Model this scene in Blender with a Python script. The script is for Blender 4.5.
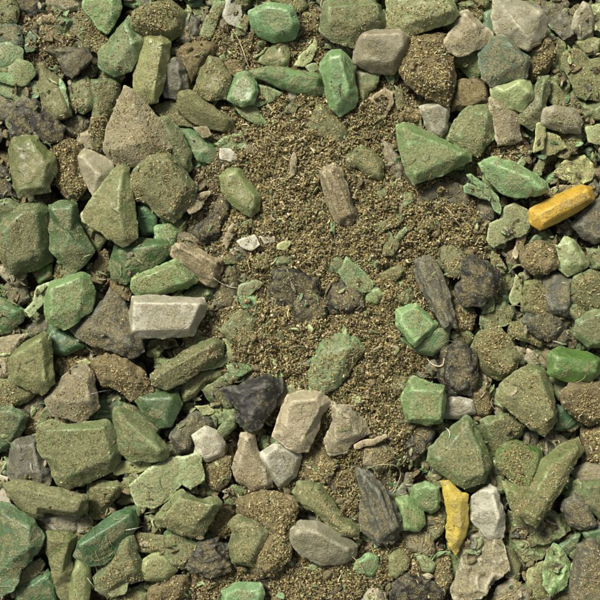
import bpy, bmesh, math, random
import numpy as np
from mathutils import Vector, noise
from mathutils.geometry import delaunay_2d_cdt
from mathutils.bvhtree import BVHTree

scene = bpy.context.scene
for o in list(bpy.data.objects):
    bpy.data.objects.remove(o)

# ------------------------------------------------------------------ camera
# 1 unit ("px") = 0.4 mm: the heap in view is 24 cm wide
PX = 0.0004
CAMH, ZREF = 1150.0, 16.0            # camera height and mean chip-top height, in units
cam_data = bpy.data.cameras.new('camera')
cam = bpy.data.objects.new('camera', cam_data)
scene.collection.objects.link(cam)
cam.location = (0, 0, CAMH * PX)
cam_data.sensor_width = 36
cam_data.lens = 18.0 / (300.0 / (CAMH - ZREF))
cam_data.clip_start = 0.01
cam_data.clip_end = 50
scene.camera = cam

# ------------------------------------------------------------------ light: soft overcast day
world = bpy.data.worlds.new('World')
scene.world = world
world.use_nodes = True
wn = world.node_tree.nodes
wl = world.node_tree.links
wn.clear()
sky = wn.new('ShaderNodeTexSky')
sky.sky_type = 'NISHITA'
sky.sun_disc = False
SUN_EL, SUN_AZ = math.radians(48), math.radians(-38)     # from the upper left of the picture
sky.sun_elevation = SUN_EL
sky.sun_rotation = SUN_AZ
sky.dust_density = 4.0
hsv = wn.new('ShaderNodeHueSaturation')
hsv.inputs['Saturation'].default_value = 0.10            # cloud cover: nearly colourless sky
bg = wn.new('ShaderNodeBackground')
bg.inputs['Strength'].default_value = 0.052
wout = wn.new('ShaderNodeOutputWorld')
wl.new(sky.outputs[0], hsv.inputs['Color'])
wl.new(hsv.outputs[0], bg.inputs['Color'])
wl.new(bg.outputs[0], wout.inputs['Surface'])
sd = bpy.data.lights.new('sun', 'SUN')
sd.energy = 3.6
sd.angle = math.radians(15)
sd.color = (1.0, 0.945, 0.83)
sun = bpy.data.objects.new('sun', sd)
scene.collection.objects.link(sun)
sdir = Vector((math.sin(SUN_AZ) * math.cos(SUN_EL), math.cos(SUN_AZ) * math.cos(SUN_EL), math.sin(SUN_EL)))
sun.rotation_euler = sdir.to_track_quat('Z', 'Y').to_euler()
sun.location = sdir * 1.0

scene.render.engine = 'CYCLES'
vs = scene.view_settings
vs.view_transform = 'Standard'
vs.look = 'None'
vs.gamma = 1.0
vs.exposure = 0.70
vs.use_curve_mapping = False

rnd = random.Random(7)
nrg = np.random.default_rng(11)

# ------------------------------------------------------------------ materials
COL = {  # bare base colours
    'G': (.155, .28, .12), 'E': (.045, .125, .046), 'F': (.08, .17, .04), 'M': (.128, .180, .068),
    'P': (.255, .315, .14), 'C': (.34, .305, .21), 'T': (.262, .243, .165), 'B': (.14, .11, .05), 'K': (.020, .020, .016),
    'D': (.092, .094, .070), 'W': (.37, .36, .285), 'Y': (.47, .30, .03), 'L': (.62, .50, .10),
    'A': (.27, .23, .145), 'U': (.095, .14, .09)}
MATNAME = {'G': 'mint_plastic', 'E': 'emerald_plastic', 'F': 'leaf_green_plastic', 'M': 'moss_green_plastic',
           'P': 'sage_plastic', 'T': 'taupe_stone', 'C': 'cream_stone', 'B': 'soil_coated_plastic', 'K': 'charcoal_rubber',
           'D': 'grey_rubber', 'W': 'milky_plastic', 'Y': 'mustard_plastic', 'L': 'lemon_plastic',
           'A': 'tan_wood', 'U': 'teal_plastic'}


def N(nt, typ, **kw):
    n = nt.nodes.new(typ)
    for k, v in kw.items():
        setattr(n, k, v)
    return n


def noise_node(nt, vec, px, detail=3.0, rough=0.55):
    n = N(nt, 'ShaderNodeTexNoise')
    n.inputs['Scale'].default_value = 1.0 / (px * PX)
    n.inputs['Detail'].default_value = detail
    n.inputs['Roughness'].default_value = rough
    nt.links.new(vec, n.inputs['Vector'])
    return n.outputs['Fac']


def mth(nt, op, a, b=None, c=None, clamp=False):
    n = N(nt, 'ShaderNodeMath', operation=op, use_clamp=clamp)
    for i, v in enumerate((a, b, c)):
        if v is None:
            continue
        if isinstance(v, (int, float)):
            n.inputs[i].default_value = v
        else:
            nt.links.new(v, n.inputs[i])
    return n.outputs[0]


def mixc(nt, fac, a, b, blend='MIX'):
    n = N(nt, 'ShaderNodeMix', data_type='RGBA', blend_type=blend)
    for sock, v in ((n.inputs[0], fac), (n.inputs[6], a), (n.inputs[7], b)):
        if isinstance(v, (int, float)):
            sock.default_value = v
        elif isinstance(v, tuple):
            sock.default_value = v + (1,)
        else:
            nt.links.new(v, sock)
    return n.outputs[2]


def ramp(nt, v, lo, hi):
    n = N(nt, 'ShaderNodeMapRange', interpolation_type='SMOOTHSTEP')
    nt.links.new(v, n.inputs[0])
    n.inputs[1].default_value = lo
    n.inputs[2].default_value = hi
    return n.outputs[0]


def chip_material(name, gloss, from_attr=False, grain=False, wear=.6):
    """Plastic / stone with colour drift, worn pale edges and a gritty dusting.
    Colour comes from the object's own colour (alpha = how dusty it is)."""
    m = bpy.data.materials.new(name)
    m.use_nodes = True
    nt = m.node_tree
    b = nt.nodes['Principled BSDF']
    L = nt.links
    tc = N(nt, 'ShaderNodeTexCoord')
    vec = tc.outputs['Object']
    if from_attr:
        at = N(nt, 'ShaderNodeAttribute', attribute_name='tint')
        base, dust = at.outputs['Color'], at.outputs['Alpha']
    else:
        oi = N(nt, 'ShaderNodeObjectInfo')
        base, dust = oi.outputs['Color'], oi.outputs['Alpha']
        ad = N(nt, 'ShaderNodeVectorMath', operation='ADD')
        sc = mth(nt, 'MULTIPLY', oi.outputs['Random'], 3.0)
        L.new(vec, ad.inputs[0])
        L.new(sc, ad.inputs[1])
        vec = ad.outputs[0]
    if grain:
        mp = N(nt, 'ShaderNodeMapping')
        mp.inputs['Scale'].default_value = (1.0, 0.18, 1.0)
        mp.inputs['Rotation'].default_value = (0, 0, .5)
        L.new(vec, mp.inputs['Vector'])
        gvec = mp.outputs[0]
    else:
        gvec = vec
    big = noise_node(nt, vec, 22, 3)
    patch = noise_node(nt, vec, 14, 4, .6)
    mid = noise_node(nt, gvec, 7, 6, .72)
    fine = noise_node(nt, gvec, 2.0, 4, .7)
    grit = noise_node(nt, vec, 2.1, 3, .75)
    # drift of the plastic's own colour
    pale0 = mixc(nt, .06, mixc(nt, 1.0, base, (1.55, 1.5, 1.45), 'MULTIPLY'), (.6, .6, .42))
    c1 = mixc(nt, ramp(nt, big, .3, .7), mixc(nt, 1.0, base, (.68, .70, .62), 'MULTIPLY'), base)
    c2 = mixc(nt, mth(nt, 'MULTIPLY', ramp(nt, mid, .52, .66), .45), c1, pale0)
    # pale scuffed edges
    geo = N(nt, 'ShaderNodeNewGeometry')
    edge = ramp(nt, geo.outputs['Pointiness'], .508, .545)
    edge = mth(nt, 'MULTIPLY', mth(nt, 'MULTIPLY', edge, wear), ramp(nt, fine, .3, .65))
    pale = mixc(nt, .22, mixc(nt, 1.0, base, (2.0, 1.95, 1.9), 'MULTIPLY'), (.66, .66, .46))
    c3 = mixc(nt, edge, c2, pale)
    # dust and soil film, thicker on faces that look up
    sep = N(nt, 'ShaderNodeSeparateXYZ')
    L.new(geo.outputs['Normal'], sep.inputs[0])
    up = ramp(nt, sep.outputs['Z'], .35, .97)
    amount = mth(nt, 'ADD', mth(nt, 'MULTIPLY', patch, 1.0), mth(nt, 'MULTIPLY', mid, .25))
    amount = mth(nt, 'ADD', amount, mth(nt, 'MULTIPLY', fine, .12))
    amount = mth(nt, 'ADD', amount, mth(nt, 'MULTIPLY', mth(nt, 'SUBTRACT', dust, .46), .46))
    amount = mth(nt, 'ADD', amount, mth(nt, 'MULTIPLY', mth(nt, 'SUBTRACT', up, .72), .26))
    amount = mth(nt, 'SUBTRACT', amount, mth(nt, 'MULTIPLY', ramp(nt, geo.outputs['Pointiness'], .50, .54), .16))
    dfac = mth(nt, 'MULTIPLY', ramp(nt, amount, .61, .76), .80)
    dcol = mixc(nt, ramp(nt, grit, .34, .66), (.085, .07, .03), (.33, .285, .145))
    dcol = mixc(nt, .34, dcol, base)
    c4 = mixc(nt, dfac, c3, dcol)
    # single pale grains
    spk = mth(nt, 'MULTIPLY', ramp(nt, grit, .64, .69), mth(nt, 'MULTIPLY_ADD', dust, .5, .12))
    c5 = mixc(nt, spk, c4, (.50, .46, .31))
    # dark pits
    pit = mth(nt, 'MULTIPLY', ramp(nt, mth(nt, 'SUBTRACT', 1.0, fine), .585, .67), .65)
    c6 = mixc(nt, pit, c5, mixc(nt, .6, mixc(nt, 1.0, base, (.35, .33, .28), 'MULTIPLY'), (.045, .034, .014)))
    L.new(c6, b.inputs['Base Color'])
    r = mth(nt, 'MULTIPLY_ADD', dfac, .34, gloss)
    r = mth(nt, 'ADD', r, mth(nt, 'MULTIPLY', fine, .12), clamp=True)
    L.new(r, b.inputs['Roughness'])
    b.inputs['Specular IOR Level'].default_value = .45
    if gloss < .45:                                  # waxy skin of the bare plastic
        L.new(mth(nt, 'MULTIPLY_ADD', dfac, -.22, .26), b.inputs['Coat Weight'])
        b.inputs['Coat Roughness'].default_value = .27
    h = mth(nt, 'ADD', mth(nt, 'MULTIPLY', mid, .9), mth(nt, 'MULTIPLY', fine, .75))
    h = mth(nt, 'MULTIPLY', h, mth(nt, 'MULTIPLY_ADD', dust, .75, .2))
    h = mth(nt, 'ADD', h, mth(nt, 'MULTIPLY', mth(nt, 'MULTIPLY', grit, dfac), .55))
    bp = N(nt, 'ShaderNodeBump')
    bp.inputs['Strength'].default_value = .9
    bp.inputs['Distance'].default_value = 2.8 * PX
    L.new(h, bp.inputs['Height'])
    L.new(bp.outputs[0], b.inputs['Normal'])
    return m


GLOSS = {'G': .24, 'E': .24, 'F': .26, 'M': .40, 'P': .34, 'T': .5, 'C': .45, 'B': .8, 'K': .52, 'D': .5,
         'W': .28, 'Y': .28, 'L': .28, 'A': .7, 'U': .45}
MATS = {k: chip_material(MATNAME[k], GLOSS[k], grain=(k == 'A')) for k in COL}
MATS['bark'] = chip_material('grooved_grey_rubber', .6, grain=True)
MATS['fill'] = chip_material('mixed_shredded_plastic', .5, from_attr=True)


def crumb_material():
    m = bpy.data.materials.new('soil_crumb')
    m.use_nodes = True
    nt = m.node_tree
    b = nt.nodes['Principled BSDF']
    at = N(nt, 'ShaderNodeAttribute', attribute_name='tint')
    nt.links.new(at.outputs['Color'], b.inputs['Base Color'])
    b.inputs['Roughness'].default_value = .5
    b.inputs['Specular IOR Level'].default_value = .5
    return m


def soil_material():
    m = bpy.data.materials.new('dark_soil')
    m.use_nodes = True
    nt = m.node_tree
    b = nt.nodes['Principled BSDF']
    tc = N(nt, 'ShaderNodeTexCoord')
    v = tc.outputs['Object']
    f = noise_node(nt, v, 3, 5, .7)
    g = noise_node(nt, v, 30, 3)
    c = mixc(nt, ramp(nt, f, .35, .65), (.030, .023, .012), (.16, .125, .065))
    c = mixc(nt, mth(nt, 'MULTIPLY', ramp(nt, g, .4, .65), .5), c, (.07, .06, .035))
    nt.links.new(c, b.inputs['Base Color'])
    b.inputs['Roughness'].default_value = .9
    bp = N(nt, 'ShaderNodeBump')
    bp.inputs['Strength'].default_value = 1.0
    bp.inputs['Distance'].default_value = 3 * PX
    nt.links.new(f, bp.inputs['Height'])
    nt.links.new(bp.outputs[0], b.inputs['Normal'])
    return m


# ------------------------------------------------------------------ helpers
def link(o):
    scene.collection.objects.link(o)
    return o


def tag(o, label, cat, group=None, kind=None):
    o['label'] = label
    o['category'] = cat
    if group:
        o['group'] = group
    if kind:
        o['kind'] = kind
    return o


def mesh_from_arrays(name, verts, faces, mat, tint=None, smooth=True):
    """verts (n,3) in units, faces (m,3) triangles"""
    me = bpy.data.meshes.new(name)
    nv, nf = len(verts), len(faces)
    me.vertices.add(nv)
    me.vertices.foreach_set('co', (np.asarray(verts, dtype=np.float32) * PX).ravel())
    me.loops.add(nf * 3)
    me.loops.foreach_set('vertex_index', np.asarray(faces, dtype=np.int32).ravel())
    me.polygons.add(nf)
    me.polygons.foreach_set('loop_start', np.arange(0, nf * 3, 3, dtype=np.int32))
    me.polygons.foreach_set('use_smooth', np.full(nf, smooth, dtype=bool))
    me.update(calc_edges=True)
    if tint is not None:
        a = me.attributes.new('tint', 'FLOAT_COLOR', 'POINT')
        a.data.foreach_set('color', np.asarray(tint, dtype=np.float32).ravel())
    me.materials.append(mat)
    return me


def to_units(px, py, z=ZREF):
    """photo pixel on the horizontal level z -> heap position (perspective of the camera)"""
    f = (CAMH - z) / (CAMH - ZREF)
    return (px - 300.0) * f, (300.0 - py) * f


# soil mound in the middle of the heap: (x, y, rx, ry, height) in photo pixels
MOUND = [(300, 165, 75, 60, 17), (325, 230, 95, 60, 17), (285, 335, 62, 42, 19), (375, 320, 55, 55, 17),
         (345, 385, 60, 40, 16), (395, 215, 60, 40, 13), (440, 225, 50, 35, 10), (335, 120, 55, 45, 12),
         (265, 120, 45, 35, 10), (250, 215, 45, 55, 9), (390, 420, 35, 35, 11), (340, 475, 40, 40, 10),
         (325, 575, 60, 28, 11), (225, 585, 30, 25, 8), (390, 120, 40, 40, 8), (225, 50, 35, 35, 6),
         (45, 40, 35, 30, 6), (500, 150, 25, 25, 7), (360, 30, 10, 10, 2), (265, 480, 25, 30, 7),
         (405, 560, 30, 30, 7), (300, 60, 25, 30, 6)]


def mound(px, py):
    s = 0.0 * np.asarray(px, dtype=float)
    for (x, y, rx, ry, h) in MOUND:
        d = ((px - x) / rx) ** 2 + ((py - y) / ry) ** 2
        s = np.maximum(s, h * np.exp(-d * d * .55))
    return s


def fbm(x, y, z, octs=3):
    v, a = 0.0, 1.0
    for _ in range(octs):
        v += a * noise.noise(Vector((x, y, z)))
        x *= 2.1; y *= 2.1; z *= 2.1; a *= .5
    return v


def area_of(P):
    return .5 * sum(P[i][0] * P[(i + 1) % len(P)][1] - P[(i + 1) % len(P)][0] * P[i][1] for i in range(len(P)))


def inset(P, d):
    n, out = len(P), []
    for i in range(n):
        a, b, c = Vector(P[i - 1]), Vector(P[i]), Vector(P[(i + 1) % n])
        n1 = Vector((-(b - a).y, (b - a).x)).normalized()
        n2 = Vector((-(c - b).y, (c - b).x)).normalized()
        bis = n1 + n2
        if bis.length < 1e-4:
            bis = n1
        bis.normalize()
        k = d / max(.55, bis.dot(n1))
        out.append((b.x + bis.x * k, b.y + bis.y * k))
    return out


def chip_mesh(P, Q, T, flags, seed, edge_len=2.4, rough=1.0):
    """Solid faceted chip: P = outline (ccw, around the origin), Q = raised crest points (x, y, rel. height),
    T = thickness. Returns vertex and triangle arrays, base at z = 0."""
    r = random.Random(seed)
    thin, crump, rounded = 't' in flags, 'c' in flags, 'r' in flags
    so = seed * 7.31
    P = [Vector((p[0], p[1])) for p in P]
    size = math.sqrt(abs(area_of(P)))
    # break the straight outline up a little
    PP = []
    for i, p in enumerate(P):
        q = P[(i + 1) % len(P)]
        PP.append(p)
        L = (q - p).length
        k = int(L / 5.0)
        if k > 0 and not rounded:
            nrm = Vector((-(q - p).y, (q - p).x)) / L
            bow = r.uniform(-.035, .015) * L
            for s in range(1, k + 1):
                t = (s + r.uniform(-.25, .25)) / (k + 1)
                PP.append(p.lerp(q, t) + nrm * (bow * 4 * t * (1 - t) + r.gauss(0, .55)))
    P0, P = P, PP
    n = len(P)
    tilt = r.uniform(0, 6.28)
    tx, ty = math.cos(tilt) * .16, math.sin(tilt) * .16
    if not Q:
        d = size * (.10 if (thin or crump) else (.20 if rounded else .16))
        ring = inset(P0, d)
        Q = [(x, y, min(1.0, .88 + (tx * x + ty * y) / max(size, 1))) for x, y in ring]
        ringed = True
    else:
        ringed = len(Q) >= 4
    verts = [Vector((p.x, p.y)) for p in P] + [Vector((q[0], q[1])) for q in Q]
    edges = [(n + i, n + (i + 1) % len(Q)) for i in range(len(Q) if ringed else len(Q) - 1)]
    res = delaunay_2d_cdt(verts, edges, [list(range(n))], 1, 1e-4)
    ov, of, oids = res[0], res[2], res[3]
    eh = .62 if thin else (.42 if rounded else .50)
    bm = bmesh.new()
    top, outline = [], {}
    for k, v in enumerate(ov):
        ids = oids[k]
        h = None
        for i in ids:
            if i < n:
                h = T * eh * (1 + .22 * noise.noise(Vector((v.x * .08 + so, v.y * .08, 1.7))))
                outline[i] = k
            elif h is None:
                h = T * Q[i - n][2]
        if h is None:
            h = T * .9
        top.append(bm.verts.new((v.x, v.y, h)))
    for f in of:
        try:
            bm.faces.new([top[i] for i in f])
        except ValueError:
            pass
    if len(outline) < n:
        keep = [i for i in range(n) if i in outline]
    else:
        keep = list(range(n))
    ringP = [P[i] for i in keep]
    bot_in = inset([(p.x, p.y) for p in ringP], (.03 if thin else .10) * size)
    bot = [bm.verts.new((bot_in[j][0], bot_in[j][1], 0.0)) for j in range(len(keep))]
    m = len(keep)
    for j in range(m):
        a, b = top[outline[keep[j]]], top[outline[keep[(j + 1) % m]]]
        try:
            bm.faces.new([b, a, bot[j], bot[(j + 1) % m]])
        except ValueError:
            pass
    try:
        bm.faces.new(list(reversed(bot)))
    except ValueError:
        pass
    bmesh.ops.triangulate(bm, faces=bm.faces[:])
    for it in range(7):
        le = [e for e in bm.edges if e.calc_length() > edge_len * 1.35 and not (it > 3 and e.verts[0].co.z < .05 and e.verts[1].co.z < .05)]
        if not le:
            break
        bmesh.ops.subdivide_edges(bm, edges=le, cuts=1)
        bmesh.ops.triangulate(bm, faces=[f for f in bm.faces if len(f.verts) > 3])
    bmesh.ops.recalc_face_normals(bm, faces=bm.faces[:])
    bm.verts.index_update()
    V = np.array([v.co[:] for v in bm.verts])
    E = np.array([(e.verts[0].index, e.verts[1].index) for e in bm.edges])
    F = np.array([[v.index for v in f.verts] for f in bm.faces])
    bm.free()
    deg = np.bincount(E.ravel(), minlength=len(V)).astype(float)[:, None]
    deg[deg == 0] = 1
    iters = 3 if rounded else 1
    for _ in range(iters):
        S = np.zeros_like(V)
        np.add.at(S, E[:, 0], V[E[:, 1]])
        np.add.at(S, E[:, 1], V[E[:, 0]])
        V += .5 * (S / deg - V)

    def normals(V):
        fn = np.cross(V[F[:, 1]] - V[F[:, 0]], V[F[:, 2]] - V[F[:, 0]])
        vn = np.zeros_like(V)
        for k in range(3):
            np.add.at(vn, F[:, k], fn)
        return vn / np.maximum(np.linalg.norm(vn, axis=1, keepdims=True), 1e-9)

    NR = normals(V)
    a_big = (.9 if rounded else .55) * min(1.0, size / 40) * rough
    a_mid = .95 * rough * (.6 if thin else 1)
    a_fin = .55 * rough
    D = np.zeros(len(V))
    Zs = np.zeros(len(V))
    for i, (x, y, z) in enumerate(V):
        D[i] = (a_big * 1.6 * noise.noise(Vector((x / 17 + so, y / 17, z / 17)))
                + a_mid * noise.noise(Vector((x / 6.5, y / 6.5 + so, z / 6.5)))
                + a_fin * noise.noise(Vector((x / 2.6, y / 2.6, z / 2.6 + so))))
        # chipped nicks
        c = noise.noise(Vector((x / 9 + so, y / 9 + 5, z / 9)))
        if c > .38 and not thin:
            D[i] -= (c - .38) * 4.5 * rough
        if crump:
            w = abs(noise.noise(Vector((x / 15 + so, y / 15, 3.3))))
            w2 = abs(noise.noise(Vector((x / 7, y / 7 + so, 9.3))))
            Zs[i] = (1 - 2.2 * w) * 5 - w2 * 5
        elif thin:
            Zs[i] = 2.4 * noise.noise(Vector((x / 20 + so, y / 20, 2.2)))
    if 'b' in flags:                                 # lengthwise fibrous grooves
        w_, ev = np.linalg.eigh(np.cov(V[:, :2].T))
        au, av = V[:, :2] @ ev[:, 0], V[:, :2] @ ev[:, 1]
        for i in range(len(V)):
            D[i] += 2.2 * noise.noise(Vector((au[i] / 3.4 + so, av[i] / 38, V[i, 2] / 5))) + 1.0 * noise.noise(Vector((au[i] / 1.6 + so, av[i] / 22, V[i, 2] / 3)))
    V = V + NR * D[:, None]
    V[:, 2] += Zs * (V[:, 2] > -99)
    return V, F


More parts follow.
